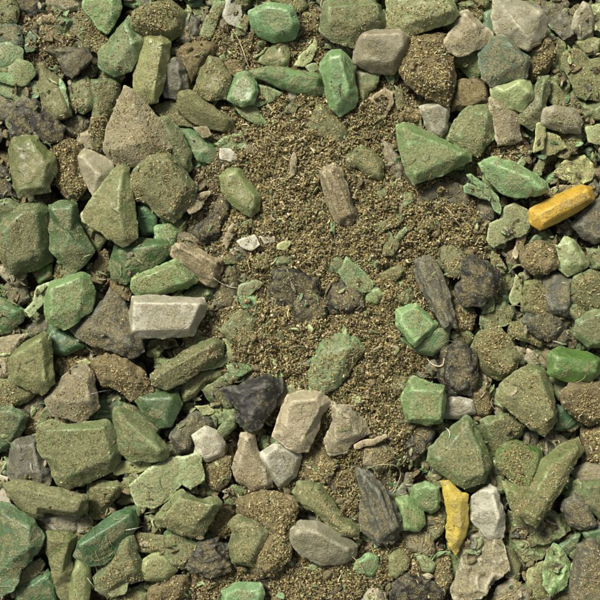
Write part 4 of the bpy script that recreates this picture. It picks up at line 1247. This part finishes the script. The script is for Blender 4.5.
# local frame with a random tilt
up = nor + nrg.normal(0, .38, (n, 3))
up /= np.linalg.norm(up, axis=1, keepdims=True)
ta = nrg.normal(0, 1, (n, 3))
ta -= up * np.sum(ta * up, 1, keepdims=True)
ta /= np.linalg.norm(ta, axis=1, keepdims=True)
bt = np.cross(up, ta)
pal = np.array([(.34, .28, .125), (.25, .20, .085), (.16, .125, .05), (.47, .41, .22), (.09, .07, .03),
                (.22, .21, .085), (.16, .24, .10), (.55, .49, .32), (.05, .045, .03)])
pick = nrg.choice(len(pal), n, p=[.22, .22, .18, .09, .11, .07, .025, .03, .055])
tint = pal[pick] * nrg.uniform(.58, 1.18, (n, 1)) * np.array([1.02, 1.0, .92])
sca = sca * np.exp(np.clip(nrg.normal(0, .33, n), -.8, .55)) * np.where(layer > .2, .88, 1.0)
strip = nrg.uniform(0, 1, n) < np.where(layer > .2, .11, .07)


def emit(tpl, faces, sel, ln, wd, th, bend):
    m = int(sel.sum())
    v = np.repeat(tpl[None], m, 0) + nrg.normal(0, .12, (m, len(tpl), 3))
    s = sca[sel][:, None]
    v[:, :, 2] += bend * (v[:, :, 0] ** 2) * nrg.uniform(.2, 1.2, (m, 1))
    v[:, :, 1] += bend * .9 * (v[:, :, 0] ** 2) * nrg.uniform(-1, 1, (m, 1))
    X = v[:, :, 0] * nrg.uniform(*ln, (m, 1)) * s
    Y = v[:, :, 1] * nrg.uniform(*wd, (m, 1)) * s
    Z = v[:, :, 2] * nrg.uniform(*th, (m, 1)) * s
    w = (pos[sel][:, None, :] + X[..., None] * ta[sel][:, None, :] + Y[..., None] * bt[sel][:, None, :]
         + (Z[..., None] + .25 * s[..., None]) * up[sel][:, None, :])
    f = faces[None] + (np.arange(m) * len(tpl))[:, None, None]
    return w.reshape(-1, 3), f.reshape(-1, 3), np.repeat(np.concatenate([tint[sel], np.ones((m, 1))], 1), len(tpl), 0)


octv = np.array([(1, 0, 0), (-1, 0, 0), (0, 1, 0), (0, -1, 0), (.1, 0, 1), (-.1, 0, -1.)])
octf = np.array([(0, 2, 4), (2, 1, 4), (1, 3, 4), (3, 0, 4), (2, 0, 5), (1, 2, 5), (3, 1, 5), (0, 3, 5)])
stv, stf = [], []
for k, x in enumerate((-1, -.35, .35, 1)):
    ww = 1.0 if abs(x) < .5 else .6
    stv += [(x, -ww, -.5), (x, ww, -.5), (x, 0, .6)]
    if k:
        for s in range(3):
            a, b = (k - 1) * 3 + s, (k - 1) * 3 + (s + 1) % 3
            stf += [(a, b, b + 3), (a, b + 3, a + 3)]
stf += [(0, 2, 1), (9, 10, 11)]
A1 = emit(octv, octf, ~strip, (.75, 1.75), (.6, 1.2), (.45, 1.0), .0)
A2 = emit(np.array(stv), np.array(stf), strip, (1.5, 3.4), (.35, .7), (.45, .8), .8)
cvv = np.concatenate([A1[0], A2[0]])
cff = np.concatenate([A1[1], A2[1] + len(A1[0])])
ctt = np.concatenate([A1[2], A2[2]])
co = link(bpy.data.objects.new('soil_crumbs', mesh_from_arrays('soil_crumbs', cvv, cff, crumb_material(), ctt, smooth=False)))
tag(co, 'loose tan and brown soil crumbs and shavings strewn over the heap', 'soil crumbs', kind='stuff')
print('CRUMBS', n, 'SHREDS', NSH, 'TRIS', len(cff) + len(ALLF), 'pieces', len(pieces))
